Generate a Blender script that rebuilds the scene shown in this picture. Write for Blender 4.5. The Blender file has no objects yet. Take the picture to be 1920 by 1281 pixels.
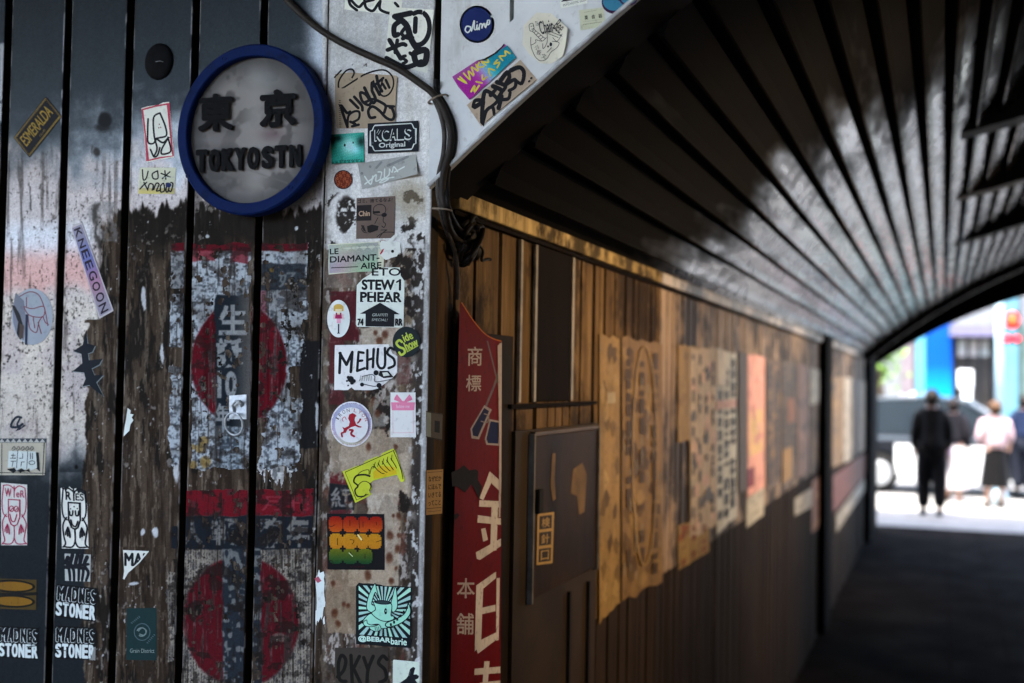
import bpy, bmesh, math, random
import numpy as np
from mathutils import Vector, Matrix
from mathutils.geometry import tessellate_polygon

SC = bpy.context.scene
COL = SC.collection
random.seed(7)

# ------------------------------------------------------------------ camera, light, exposure
YF = 1.815          # front of the steel wall
XW = -0.838         # the corner: left side of the passage
XT = XW - 0.015     # face of the passage wall
EYE = 1.85
F, CX, CY = 2150.0, 960.0, 640.5      # photograph's pinhole, in its own pixels
RHO = 0.0175
a_, b_ = (1768 - CX) / F, -(725 - CY) / F
a2, b2 = a_ * math.cos(RHO) - b_ * math.sin(RHO), a_ * math.sin(RHO) + b_ * math.cos(RHO)
PITCH = math.atan(-b2)
YAW = math.atan(a2 * math.cos(PITCH))
fwd = Vector((-math.sin(YAW) * math.cos(PITCH), math.cos(YAW) * math.cos(PITCH), math.sin(PITCH)))
rgt0 = Vector((math.cos(YAW), math.sin(YAW), 0))
up0 = rgt0.cross(fwd)
rgt = rgt0 * math.cos(RHO) + up0 * math.sin(RHO)
upv = up0 * math.cos(RHO) - rgt0 * math.sin(RHO)
CAMP = Vector((0, 0, EYE))
cam_d = bpy.data.cameras.new('camera')
cam = bpy.data.objects.new('camera', cam_d)
COL.objects.link(cam)
cam.matrix_world = Matrix(((rgt.x, upv.x, -fwd.x, 0), (rgt.y, upv.y, -fwd.y, 0), (rgt.z, upv.z, -fwd.z, EYE), (0, 0, 0, 1)))
cam_d.sensor_width = 36.0
cam_d.lens = 36.0 * F / 1920.0
cam_d.clip_start, cam_d.clip_end = 0.05, 900
cam_d.dof.use_dof = True
cam_d.dof.focus_distance = 2.05
cam_d.dof.aperture_fstop = 2.4
SC.camera = cam

SUN_EL, SUN_AZ = math.radians(70), math.radians(12)     # high, from behind the viaduct
sun_dir = Vector((-math.sin(SUN_AZ) * math.cos(SUN_EL), -math.cos(SUN_AZ) * math.cos(SUN_EL), math.sin(SUN_EL)))
W = bpy.data.worlds.new("World")
SC.world = W
W.use_nodes = True
wt = W.node_tree
wt.nodes.clear()
wo = wt.nodes.new('ShaderNodeOutputWorld')
wb = wt.nodes.new('ShaderNodeBackground')
ws = wt.nodes.new('ShaderNodeTexSky')
ws.sky_type = 'NISHITA'
ws.sun_disc = False
ws.sun_elevation = SUN_EL
ws.sun_rotation = math.atan2(sun_dir.x, sun_dir.y)
ws.air_density, ws.dust_density, ws.ozone_density = 0.8, 3.0, 1.0
wb.inputs['Strength'].default_value = 0.15
wt.links.new(ws.outputs[0], wb.inputs[0])
wt.links.new(wb.outputs[0], wo.inputs[0])
sd = bpy.data.lights.new('sun', 'SUN')
sd.energy, sd.angle, sd.color = 2.1, math.radians(0.5), (1.0, 0.95, 0.88)
so = bpy.data.objects.new('sun', sd)
COL.objects.link(so)
so.rotation_euler = sun_dir.to_track_quat('Z', 'Y').to_euler()
so.location = (0, 0, 30)
SC.view_settings.view_transform = 'Standard'
SC.view_settings.look = 'None'
SC.view_settings.gamma = 1
SC.view_settings.use_curve_mapping = False
SC.view_settings.exposure = 3.85
SC.render.engine = 'CYCLES'
SC.cycles.use_denoising = True
SC.cycles.max_bounces = 8
SC.cycles.diffuse_bounces = 4
SC.cycles.caustics_reflective = False
SC.cycles.caustics_refractive = False
SC.cycles.sample_clamp_indirect = 6

# ------------------------------------------------------------------ where a photo pixel lies on a known surface
def ray(px, py):
    return rgt * ((px - CX) / F) + upv * (-(py - CY) / F) + fwd
def front(px, py, off=0.0):
    d = ray(px, py); t = (YF - off) / d.y
    return CAMP + d * t
def side(px, py, off=0.0):
    d = ray(px, py); t = (XT + off) / d.x
    return CAMP + d * t
def band(px, py, off=0.0): return front(px, py, off + .0122)
def post(px, py, off=0.0):
    d = ray(px, py); t = (XW + off) / d.x
    return CAMP + d * t
def deep(Y):
    def f(px, py, off=0.0):
        d = ray(px, py); t = (Y - off) / d.y
        return CAMP + d * t
    return f
def proj(x, y, z):
    x = np.asarray(x, float); y = np.asarray(y, float); z = np.asarray(z, float) - EYE
    w = x * fwd.x + y * fwd.y + z * fwd.z
    return CX + F * (x * rgt.x + y * rgt.y + z * rgt.z) / w, CY - F * (x * upv.x + y * upv.y + z * upv.z) / w

# ------------------------------------------------------------------ materials
def lin(c):
    return tuple(((v / 12.92) if v <= 0.04045 else ((v + 0.055) / 1.055) ** 2.4) for v in c[:3])
def hx(s):
    return lin(tuple(int(s[i:i + 2], 16) / 255 for i in (0, 2, 4)))
MATS = {}
def nodes(name):
    m = bpy.data.materials.new(name); m.use_nodes = True
    nt = m.node_tree; p = nt.nodes['Principled BSDF']
    return m, nt, p
def noise_node(nt, scale, detail=4, rough=0.6, stretch=(1, 1, 1)):
    g = nt.nodes.new('ShaderNodeNewGeometry')
    mp = nt.nodes.new('ShaderNodeMapping'); mp.inputs['Scale'].default_value = stretch
    n = nt.nodes.new('ShaderNodeTexNoise'); n.inputs['Scale'].default_value = scale
    n.inputs['Detail'].default_value = detail; n.inputs['Roughness'].default_value = rough
    nt.links.new(g.outputs['Position'], mp.inputs[0]); nt.links.new(mp.outputs[0], n.inputs['Vector'])
    return n
def ramp(nt, src, stops):
    r = nt.nodes.new('ShaderNodeValToRGB'); el = r.color_ramp.elements
    while len(el) < len(stops): el.new(0.5)
    for e, (p, c) in zip(el, stops):
        e.position = p; e.color = (*c, 1) if len(c) == 3 else c
    nt.links.new(src, r.inputs[0]); return r
def mixc(nt, fac, a, b, mode='MIX'):
    m = nt.nodes.new('ShaderNodeMix'); m.data_type = 'RGBA'; m.blend_type = mode
    for k, v in ((0, fac), (6, a), (7, b)):
        if hasattr(v, 'is_linked') or hasattr(v, 'links'): nt.links.new(v, m.inputs[k])
        else: m.inputs[k].default_value = v if k == 0 else (*v, 1)
    return m.outputs[2]
def bump(nt, p, src, strength=0.2, dist=0.002):
    b = nt.nodes.new('ShaderNodeBump'); b.inputs['Strength'].default_value = strength; b.inputs['Distance'].default_value = dist
    nt.links.new(src, b.inputs['Height']); nt.links.new(b.outputs[0], p.inputs['Normal'])
def bright(c):
    if max(c) < .145: return c
    k = 1.5 if min(c) > .10 else 1.25
    return (min(.82, c[0] * k * 1.10), min(.82, c[1] * k * 1.02), min(.82, c[2] * k * .86))
def ink(h, rough=0.5, wear=0.16, spec=0.06, lift=True):
    k = ('ink', h, rough, wear, spec, lift)
    if k in MATS: return MATS[k]
    m, nt, p = nodes('print_' + h)
    n = noise_node(nt, 90, 5, 0.65)
    n2 = noise_node(nt, 14, 3, 0.6, (1, 1, 0.5))
    c = bright(hx(h)) if lift else hx(h)
    dark = tuple(v * (1 - wear * 2.2) + 0.003 for v in c)
    r = ramp(nt, n2.outputs[0], [(0.38, (0, 0, 0)), (0.72, (1, 1, 1))])
    c1 = mixc(nt, r.outputs[0], c, tuple(v * (1 - wear) + 0.002 for v in c))
    r2 = ramp(nt, n.outputs[0], [(0.56, (0, 0, 0)), (0.72, (1, 1, 1))])
    nt.links.new(mixc(nt, r2.outputs[0], c1, dark), p.inputs['Base Color'])
    p.inputs['Roughness'].default_value = rough
    p.inputs['Specular IOR Level'].default_value = spec
    bump(nt, p, n2.outputs[0], 0.25, 0.004)
    MATS[k] = m; return m
def vcol_mat(name, rough=0.55, use_attr=False, spec=0.3, detail=True, bumpk=0.3):
    if name in MATS: return MATS[name]
    m, nt, p = nodes(name)
    at = nt.nodes.new('ShaderNodeAttribute'); at.attribute_name = 'Tint'
    n = noise_node(nt, 420, 4, 0.7)
    r = ramp(nt, n.outputs[0], [(0.3, (0.72, 0.72, 0.72)), (0.62, (1.06, 1.06, 1.06))])
    nt.links.new(mixc(nt, 1.0, at.outputs[0], r.outputs[0], 'MULTIPLY') if detail else at.outputs[0], p.inputs['Base Color'])
    p.inputs['Roughness'].default_value = rough
    p.inputs['Specular IOR Level'].default_value = spec
    if use_attr:
        a1 = nt.nodes.new('ShaderNodeAttribute'); a1.attribute_name = 'Metal'
        a2n = nt.nodes.new('ShaderNodeAttribute'); a2n.attribute_name = 'Rough'
        nt.links.new(a1.outputs['Fac'], p.inputs['Metallic']); nt.links.new(a2n.outputs['Fac'], p.inputs['Roughness'])
    if bumpk: bump(nt, p, n.outputs[0], bumpk, 0.0012)
    MATS[name] = m; return m
def mat(name, c1, c2=None, scale=6, rough=0.6, metal=0.0, stretch=(1, 1, 1), spec=0.12, bk=0.15, lo=0.35, hi=0.65, coat=0.0, bd=0.004):
    if name in MATS: return MATS[name]
    m, nt, p = nodes(name)
    c1 = hx(c1); c2 = hx(c2) if c2 else tuple(v * 0.7 for v in c1)
    n = noise_node(nt, scale, 6, 0.65, stretch)
    r = ramp(nt, n.outputs[0], [(lo, c1), (hi, c2)])
    nt.links.new(r.outputs[0], p.inputs['Base Color'])
    p.inputs['Roughness'].default_value = rough; p.inputs['Metallic'].default_value = metal
    p.inputs['Specular IOR Level'].default_value = spec; p.inputs['Coat Weight'].default_value = coat
    if bk: bump(nt, p, n.outputs[0], bk, bd)
    MATS[name] = m; return m
def glow(name, h, strength):
    if name in MATS: return MATS[name]
    m, nt, p = nodes(name)
    n = noise_node(nt, 30, 2); r = ramp(nt, n.outputs[0], [(0.3, hx(h)), (0.8, tuple(v * 0.85 for v in hx(h)))])
    nt.links.new(r.outputs[0], p.inputs['Emission Color']); p.inputs['Emission Strength'].default_value = strength
    p.inputs['Base Color'].default_value = (*hx(h), 1)
    MATS[name] = m; return m

# ------------------------------------------------------------------ objects
def tag(o, label=None, cat=None, group=None, kind=None):
    if label: o['label'] = label
    if cat: o['category'] = cat
    if group: o['group'] = group
    if kind: o['kind'] = kind
    return o
def empty(name, loc, label=None, cat=None, group=None, rz=0):
    o = bpy.data.objects.new(name, None); COL.objects.link(o)
    o.location = loc; o.rotation_euler = (0, 0, rz); o.empty_display_size = 0.1
    return tag(o, label, cat, group)
def link(name, me, mats=(), parent=None, loc=(0, 0, 0), smooth=False):
    me.name = name
    for m in mats: me.materials.append(m)
    o = bpy.data.objects.new(name, me); COL.objects.link(o); o.location = loc
    if parent is not None: o.parent = parent
    if smooth: me.shade_smooth()
    return o
def wloc(o):
    v = Vector(o.location)
    while o.parent: o = o.parent; v += Vector(o.location)
    return v
class MB:
    """collects shapes, then links them as ONE mesh object"""
    def __init__(s): s.bm = bmesh.new()
    def box(s, x0, y0, z0, x1, y1, z1, bev=0.0, mi=0, mtx=None):
        r = bmesh.ops.create_cube(s.bm, size=1.0)['verts']
        for v in r: v.co = Vector((x0 + (v.co.x + .5) * (x1 - x0), y0 + (v.co.y + .5) * (y1 - y0), z0 + (v.co.z + .5) * (z1 - z0)))
        fs = {f for v in r for f in v.link_faces}
        for f in fs: f.material_index = mi
        if bev:
            es = list({e for v in r for e in v.link_edges})
            q = bmesh.ops.bevel(s.bm, geom=es, offset=bev, segments=2, affect='EDGES', profile=0.5)
            r = q['verts']
        if mtx is not None: bmesh.ops.transform(s.bm, matrix=mtx, verts=r)
        return s
    def prism(s, pts, d, mi=0):
        """pts: closed loop of 3-D points, d: offset vector"""
        d = Vector(d)
        a = [s.bm.verts.new(p) for p in pts]; b = [s.bm.verts.new(Vector(p) + d) for p in pts]
        n = len(pts)
        tri = tessellate_polygon([[Vector(p) for p in pts]])
        fs = []
        for t in tri:
            fs.append(s.bm.faces.new([a[i] for i in t])); fs.append(s.bm.faces.new([b[i] for i in reversed(t)]))
        for i in range(n): fs.append(s.bm.faces.new((a[i], b[i], b[(i + 1) % n], a[(i + 1) % n])))
        for f in fs: f.material_index = mi
        return s
    def tube(s, pts, r, seg=10, closed=False, cap=True, mi=0):
        pts = [Vector(p) for p in pts]; n = len(pts); rings = []
        rr = r if isinstance(r, (list, tuple)) else [r] * n
        prev = None
        for i in range(n):
            if closed: t = pts[(i + 1) % n] - pts[i - 1]
            else: t = pts[min(i + 1, n - 1)] - pts[max(i - 1, 0)]
            t.normalize()
            if prev is None:
                u = t.orthogonal().normalized()
            else:
                u = prev - t * prev.dot(t)
                u.normalize()
            prev = u; w = t.cross(u)
            rings.append([s.bm.verts.new(pts[i] + (u * math.cos(k * 2 * math.pi / seg) + w * math.sin(k * 2 * math.pi / seg)) * rr[i]) for k in range(seg)])
        for i in range(n if closed else n - 1):
            A, B = rings[i], rings[(i + 1) % n]
            for k in range(seg):
                f = s.bm.faces.new((A[k], A[(k + 1) % seg], B[(k + 1) % seg], B[k])); f.material_index = mi; f.smooth = True
        if cap and not closed:
            s.bm.faces.new(list(reversed(rings[0]))).material_index = mi; s.bm.faces.new(rings[-1]).material_index = mi
        return s
    def ball(s, c, r, sc=(1, 1, 1), mi=0, seg=16):
        q = bmesh.ops.create_uvsphere(s.bm, u_segments=seg, v_segments=max(6, seg // 2), radius=r)['verts']
        for v in q: v.co = Vector((v.co.x * sc[0], v.co.y * sc[1], v.co.z * sc[2])) + Vector(c)
        for f in {f for v in q for f in v.link_faces}: f.material_index = mi; f.smooth = True
        return s
    def lathe(s, prof, c, axis='z', seg=32, mi=0):
        rings = []
        for (r, h) in prof:
            ring = []
            for k in range(seg):
                a = 2 * math.pi * k / seg
                p = (r * math.cos(a), r * math.sin(a), h)
                if axis == 'y': p = (p[0], p[2], p[1])
                if axis == 'x': p = (p[2], p[0], p[1])
                ring.append(s.bm.verts.new(Vector(p) + Vector(c)))
            rings.append(ring)
        for A, B in zip(rings, rings[1:]):
            for k in range(seg):
                f = s.bm.faces.new((A[k], A[(k + 1) % seg], B[(k + 1) % seg], B[k])); f.material_index = mi; f.smooth = True
        return s
    def build(s, name, mats, parent=None, loc=None, recalc=True, smooth=False):
        if recalc: bmesh.ops.recalc_face_normals(s.bm, faces=s.bm.faces)
        if not isinstance(mats, (list, tuple)): mats = [mats]
        off = Vector(loc) if loc is not None else Vector((0, 0, 0))
        if parent is not None and loc is None: off = wloc(parent); loc = (0, 0, 0)
        if loc is not None:
            for v in s.bm.verts: v.co -= off
        me = bpy.data.meshes.new(name); s.bm.to_mesh(me); s.bm.free()
        return link(name, me, mats, parent, loc if loc is not None else (0, 0, 0), smooth)
def smooth_pts(pts, n=8, closed=False):
    P = [Vector(p) for p in pts]; out = []; m = len(P)
    if m < 3: return P
    for i in range(m if closed else m - 1):
        p0 = P[(i - 1) % m] if closed or i > 0 else P[0]
        p1, p2 = P[i], P[(i + 1) % m]
        p3 = P[(i + 2) % m] if closed or i + 2 < m else P[-1]
        for k in range(n):
            t = k / n
            out.append(0.5 * ((2 * p1) + (p2 - p0) * t + (2 * p0 - 5 * p1 + 4 * p2 - p3) * t * t + (3 * p1 - p0 - 3 * p2 + p3) * t ** 3))
    if not closed: out.append(P[-1])
    return out

# ------------------------------------------------------------------ lettering as triangles in a unit box
TXT = {}
def text_tris(s, bold=0.0):
    k = (s, bold)
    if k in TXT: return TXT[k]
    c = bpy.data.curves.new('lettering', 'FONT'); c.body = s; c.offset = bold; c.resolution_u = 4
    o = bpy.data.objects.new('lettering', c); COL.objects.link(o)
    dg = bpy.context.evaluated_depsgraph_get()
    me = bpy.data.meshes.new_from_object(o.evaluated_get(dg))
    V = np.array([v.co[:2] for v in me.vertices], float).reshape(-1, 2)
    me.calc_loop_triangles()
    T = [tuple(t.vertices) for t in me.loop_triangles]
    bpy.data.objects.remove(o); bpy.data.curves.remove(c); bpy.data.meshes.remove(me)
    lo, hi = V.min(0), V.max(0)
    V = (V - lo) / np.maximum(hi - lo, 1e-6)
    TXT[k] = (V, T); return TXT[k]
def clip_poly(poly, clip):
    out = poly
    n = len(clip)
    area = sum(clip[i][0] * clip[(i + 1) % n][1] - clip[(i + 1) % n][0] * clip[i][1] for i in range(n))
    sg = 1 if area > 0 else -1
    for i in range(n):
        ax, ay = clip[i]; bx, by = clip[(i + 1) % n]
        inp, out = out, []
        def sd_(p): return sg * ((bx - ax) * (p[1] - ay) - (by - ay) * (p[0] - ax))
        for j in range(len(inp)):
            p, q = inp[j], inp[(j + 1) % len(inp)]
            dp, dq = sd_(p), sd_(q)
            if dp >= 0: out.append(p)
            if dp * dq < 0:
                t = dp / (dp - dq); out.append((p[0] + (q[0] - p[0]) * t, p[1] + (q[1] - p[1]) * t))
        if len(out) < 3: return []
    return out

class Art:
    """one flat printed thing: a thin body with its printing as raised films of ink, all in one mesh.
    Coordinates are percent of its own sheet (0,0 top left)."""
    def __init__(s, quad, base=None, shape=None, surf=front, thick=0.0006, lift=0.0004, rough=0.5, wear=0.16, curl=None, hi=False):
        s.hi = hi
        s.q = [Vector((p[0], p[1])) for p in quad]; s.surf = surf
        s.v, s.f, s.mi, s.mats, s.vc = [], [], [], [], {}
        s.z = lift + thick; s.rough, s.wear, s.curl = rough, wear, curl
        s.W = ((s.q[1] - s.q[0]).length + (s.q[2] - s.q[3]).length) / 2
        s.H = ((s.q[3] - s.q[0]).length + (s.q[2] - s.q[1]).length) / 2
        if base is not None:
            sh = shape or [(0, 0), (100, 0), (100, 100), (0, 100)]
            s.body(sh, base, thick)
    def px(s, u, v):
        u /= 100; v /= 100
        p = s.q[0] * ((1 - u) * (1 - v)) + s.q[1] * (u * (1 - v)) + s.q[2] * (u * v) + s.q[3] * ((1 - u) * v)
        return p.x, p.y
    def P(s, u, v, z):
        if s.curl: z += s.curl(u, v)
        return s.surf(*s.px(u, v), z)
    def m(s, h):
        k = ink(h, s.rough, s.wear, .07 if s.surf not in (side, post) else (.1 if s.hi else .04), s.surf is not side or s.hi) if isinstance(h, str) else h
        if k not in s.mats: s.mats.append(k)
        return s.mats.index(k)
    def step(s): s.z += 0.00005
    def tri(s, pts, h, z=None):
        i = len(s.v); z = s.z if z is None else z
        s.v += [s.P(u, v, z) for u, v in pts]; s.f.append(tuple(range(i, i + len(pts)))); s.mi.append(s.m(h))
    def body(s, sh, h, thick):
        n = len(sh); i = len(s.v); k = s.m(h)
        if s.curl:
            lo = (min(p[0] for p in sh), min(p[1] for p in sh)); N = 14
            for a in range(N):
                for b in range(N):
                    q = [(100 * a / N, 100 * b / N), (100 * (a + 1) / N, 100 * b / N), (100 * (a + 1) / N, 100 * (b + 1) / N), (100 * a / N, 100 * (b + 1) / N)]
                    c = clip_poly(q, sh)
                    if len(c) >= 3: s.tri(c, h)
            i = len(s.v)
        for z in (s.z, s.z - thick): s.v += [s.P(u, v, z) for u, v in sh]
        if not s.curl:
            for t in tessellate_polygon([[Vector((u, v, 0)) for u, v in sh]]): s.f.append(tuple(i + j for j in t)); s.mi.append(k)
        for j in range(n):
            s.f.append((i + j, i + (j + 1) % n, i + n + (j + 1) % n, i + n + j)); s.mi.append(k)
        s.step()
    def poly(s, pts, h):
        if s.curl:
            for t in tessellate_polygon([[Vector((u, v, 0)) for u, v in pts]]): s.tri([pts[j] for j in t], h)
        else:
            i = len(s.v); k = s.m(h)
            s.v += [s.P(u, v, s.z) for u, v in pts]
            for t in tessellate_polygon([[Vector((u, v, 0)) for u, v in pts]]): s.f.append(tuple(i + j for j in t)); s.mi.append(k)
        s.step(); return s
    def rect(s, u0, v0, u1, v1, h): return s.poly([(u0, v0), (u1, v0), (u1, v1), (u0, v1)], h)
    def ell(s, cu, cv, ru, rv, h, n=36, a0=0, a1=360):
        return s.poly([(cu + ru * math.cos(math.radians(a0 + (a1 - a0) * k / n)), cv + rv * math.sin(math.radians(a0 + (a1 - a0) * k / n))) for k in range(n + (a1 - a0 < 360))], h)
    def ring(s, cu, cv, ru, rv, w, h, a0=0, a1=360, n=40):
        return s.line([(cu + ru * math.cos(math.radians(a0 + (a1 - a0) * k / n)), cv + rv * math.sin(math.radians(a0 + (a1 - a0) * k / n))) for k in range(n + 1)], w, h, sm=False)
    def line(s, pts, w, h, sm=True, clip=None):
        """pts percent, w in photo pixels"""
        sx, sy = s.W / 100, s.H / 100
        P = [Vector((u * sx, v * sy, 0)) for u, v in pts]
        if sm and len(P) > 2: P = smooth_pts(P, 6)
        P = [p for i, p in enumerate(P) if i == 0 or (p - P[i - 1]).length > 1e-4]
        n = len(P); L, R = [], []
        for i in range(n):
            t = (P[min(i + 1, n - 1)] - P[max(i - 1, 0)])
            if t.length < 1e-6: t = Vector((1, 0, 0))
            t.normalize(); nn = Vector((-t.y, t.x, 0))
            wi = (w if not isinstance(w, tuple) else w[0] + (w[1] - w[0]) * i / max(1, n - 1)) / 2
            if 0 < i < n - 1:
                t1 = (P[i] - P[i - 1]).normalized(); c = max(0.5, abs(t1.dot(t))); wi /= c
            L.append(P[i] + nn * wi); R.append(P[i] - nn * wi)
        for i in range(n - 1):
            q = [(p.x / sx, p.y / sy) for p in (L[i], L[i + 1], R[i + 1], R[i])]
            if clip: q = clip_poly(q, clip)
            if len(q) >= 3: s.tri(q, h, s.z + i * 4e-7)
        for e in (0, n - 1):       # round ends
            wi = (w if not isinstance(w, tuple) else (w[0] if e == 0 else w[1])) / 2
            q = [((P[e].x + wi * math.cos(k * .785)) / sx, (P[e].y + wi * math.sin(k * .785)) / sy) for k in range(8)]
            if clip: q = clip_poly(q, clip)
            if len(q) >= 3: s.tri(q, h, s.z + 4e-5)
        s.step(); return s
    def text(s, t, u0, v0, u1, v1, h, bold=0.0, rot=0.0, skew=0.0, clip=None):
        """bold thickens the strokes by stacking shifted copies"""
        V, T = text_tris(t, 0.0)
        cu, cv = (u0 + u1) / 2, (v0 + v1) / 2
        w, hh = (u1 - u0) * s.W / 100, (v1 - v0) * s.H / 100
        f = bold * hh * .85
        w -= 2 * f; hh -= 2 * f
        ca, sa = math.cos(math.radians(rot)), math.sin(math.radians(rot))
        sh = [(0, 0)] + ([(f * math.cos(k * math.pi / 4), f * math.sin(k * math.pi / 4)) for k in range(8)] if f > .12 else [])
        for n_, (ox, oy) in enumerate(sh):
            Q = []
            for x, y in V:
                X, Y = (x - .5) * w + skew * (y - .5) * hh + ox, (.5 - y) * hh + oy
                X, Y = X * ca - Y * sa, X * sa + Y * ca
                Q.append((cu + X * 100 / s.W, cv + Y * 100 / s.H))
            for tr in T:
                q = [Q[i] for i in tr]
                if clip: q = clip_poly(q, clip)
                if len(q) >= 3: s.tri(q, h, s.z + n_ * 4e-6)
        s.step(); return s
    def arctext(s, t, cu, cv, r, size, a0, a1, h, bold=0.0):
        """letters along an arc, r and size in photo pixels, angles clockwise from the top"""
        for k, ch in enumerate(t):
            if ch == ' ': continue
            a = a0 + (a1 - a0) * k / max(1, len(t) - 1); ar = math.radians(a)
            x, y = cu + r * math.sin(ar) * 100 / s.W, cv - r * math.cos(ar) * 100 / s.H
            wd = size * (.35 if ch in 'Ii' else .8) * 50 / s.W; hd = size * 50 / s.H
            s.text(ch, x - wd, y - hd, x + wd, y + hd, h, bold, rot=a)
        return s
    def field(s, nu, nv, fn, box=(0, 0, 100, 100), clip=None):
        i0 = len(s.v); k = s.m(vcol_mat('printed_picture', 0.5, spec=.05, bumpk=0))
        for b in range(nv + 1):
            for a in range(nu + 1):
                u, v = box[0] + (box[2] - box[0]) * a / nu, box[1] + (box[3] - box[1]) * b / nv
                s.vc[len(s.v)] = lin(fn(u, v)); s.v.append(s.P(u, v, s.z))
        for b in range(nv):
            for a in range(nu):
                u, v = box[0] + (box[2] - box[0]) * (a + .5) / nu, box[1] + (box[3] - box[1]) * (b + .5) / nv
                if clip is None or clip(u, v):
                    j = i0 + b * (nu + 1) + a
                    s.f.append((j, j + 1, j + nu + 2, j + nu + 1)); s.mi.append(k)
        s.step(); return s
    def done(s, name, label=None, cat=None, group=None, parent=None):
        c = sum((Vector(v) for v in s.v), Vector()) / len(s.v)
        off = c if parent is None else wloc(parent)
        me = bpy.data.meshes.new(name)
        me.from_pydata([tuple(Vector(v) - off) for v in s.v], [], s.f)
        me.polygons.foreach_set('material_index', s.mi)
        if s.vc:
            at = me.color_attributes.new('Tint', 'FLOAT_COLOR', 'POINT')
            arr = np.ones((len(s.v), 4), np.float32)
            for i, c_ in s.vc.items(): arr[i, :3] = c_
            at.data.foreach_set('color', arr.ravel())
        # every printed face looks away from the wall
        nrm = (s.surf(960, 640, 0.01) - s.surf(960, 640, 0)) if s.surf not in (front,) else Vector((0, -1, 0))
        o = link(name, me, s.mats, parent, c if parent is None else (0, 0, 0))
        return tag(o, label, cat, group)
Q = lambda x0, y0, x1, y1: [(x0, y0), (x1, y0), (x1, y1), (x0, y1)]

# ------------------------------------------------------------------ grime and painted reflections of the steel wall, laid out on the wall's own plane
OX, OY, HW, HH = 60, 60, 960, 1420
gx, gy = np.meshgrid(np.arange(HW) - OX, np.arange(HH) - OY)
gx = gx.astype(np.float32); gy = gy.astype(np.float32)
def vnoise(sx, sy, seed, X=None, Y=None):
    X = gx if X is None else X; Y = gy if Y is None else Y
    r = np.random.RandomState(seed); L = r.rand(257, 257).astype(np.float32)
    u, v = (X / sx + 1000.3), (Y / sy + 1000.7)
    iu, iv = np.floor(u).astype(int), np.floor(v).astype(int)
    fu, fv = u - iu, v - iv
    fu = fu * fu * (3 - 2 * fu); fv = fv * fv * (3 - 2 * fv)
    iu %= 256; iv %= 256
    a = L[iv, iu] * (1 - fu) + L[iv, iu + 1] * fu
    b = L[iv + 1, iu] * (1 - fu) + L[iv + 1, iu + 1] * fu
    return a * (1 - fv) + b * fv
def fbm(sx, sy, seed, octv=4, g=0.55, X=None, Y=None):
    t = 0; a = 1; n = 0
    for k in range(octv):
        t = t + a * vnoise(sx / 2 ** k, sy / 2 ** k, seed + 17 * k, X, Y); n += a; a *= g
    return t / n
def ss(a, b, x):
    t = np.clip((x - a) / (b - a), 0, 1); return t * t * (3 - 2 * t)
wob = (fbm(30, 30, 1, 5) - .5, fbm(30, 30, 2, 5) - .5)
def box(x0, x1, y0, y1, jag=6, soft=1.5):
    X = gx + wob[0] * jag * 2; Y = gy + wob[1] * jag * 2
    return ss(x0 - soft, x0 + soft, X) * ss(x1 + soft, x1 - soft, X) * ss(y0 - soft, y0 + soft, Y) * ss(y1 + soft, y1 - soft, Y)
def disc(cx, cy, rx, ry, jag=4, soft=0.03):
    X = gx + wob[0] * jag * 2; Y = gy + wob[1] * jag * 2
    return ss(1 + soft, 1 - soft, np.sqrt(((X - cx) / rx) ** 2 + ((Y - cy) / ry) ** 2))
def C3(h): return np.array([int(h[i:i + 2], 16) / 255 for i in (0, 2, 4)], np.float32)
def blend(col, m, h):
    c = C3(h) if isinstance(h, str) else h
    return col + (c - col) * m[..., None]
def tris_mask(tr):
    """tr: list of triangles in photo pixels -> soft mask"""
    m = np.zeros((HH, HW), np.float32)
    for t in tr:
        (ax, ay), (bx, by), (cx, cy) = t
        x0, x1 = int(max(0, min(ax, bx, cx) + OX - 1)), int(min(HW - 1, max(ax, bx, cx) + OX + 2))
        y0, y1 = int(max(0, min(ay, by, cy) + OY - 1)), int(min(HH - 1, max(ay, by, cy) + OY + 2))
        if x1 <= x0 or y1 <= y0: continue
        X, Y = gx[y0:y1, x0:x1], gy[y0:y1, x0:x1]
        d = (bx - ax) * (cy - ay) - (by - ay) * (cx - ax)
        if abs(d) < 1e-6: continue
        w1 = ((bx - X) * (cy - Y) - (by - Y) * (cx - X)) / d
        w2 = ((cx - X) * (ay - Y) - (cy - Y) * (ax - X)) / d
        m[y0:y1, x0:x1] = np.maximum(m[y0:y1, x0:x1], ((w1 >= -.02) & (w2 >= -.02) & (1 - w1 - w2 >= -.02)).astype(np.float32))
    return m
def text_mask(t, x0, y0, x1, y1, bold=0.02, slope=0.0):
    V, T = text_tris(t, bold)
    pts = [(x0 + x * (x1 - x0), y1 - y * (y1 - y0) + slope * x * (x1 - x0)) for x, y in V]
    return tris_mask([[pts[i] for i in tr] for tr in T])
def blur(m, n=1):
    for _ in range(n):
        m = (m + np.roll(m, 1, 0) + np.roll(m, -1, 0) + np.roll(m, 1, 1) + np.roll(m, -1, 1)) / 5
    return m
N_big, N_mid, N_fine = fbm(140, 140, 11), fbm(38, 38, 12), fbm(7, 7, 13, 4)
N_str, N_str2 = fbm(9, 150, 14, 4), fbm(3.5, 60, 15, 3)
N_flk = fbm(16, 20, 16, 5, 0.62)

# bare steel on the left
col = np.ones((HH, HW, 3), np.float32) * C3('7d8083')
met = np.full((HH, HW), 0.85, np.float32); rgh = np.full((HH, HW), 0.36, np.float32)
hgt = np.zeros((HH, HW), np.float32)
col = blend(col, ss(.45, .75, N_mid) * .35, '6c6f72')
col = blend(col, ss(.5, .72, N_str) * .35, '55575a')
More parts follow.
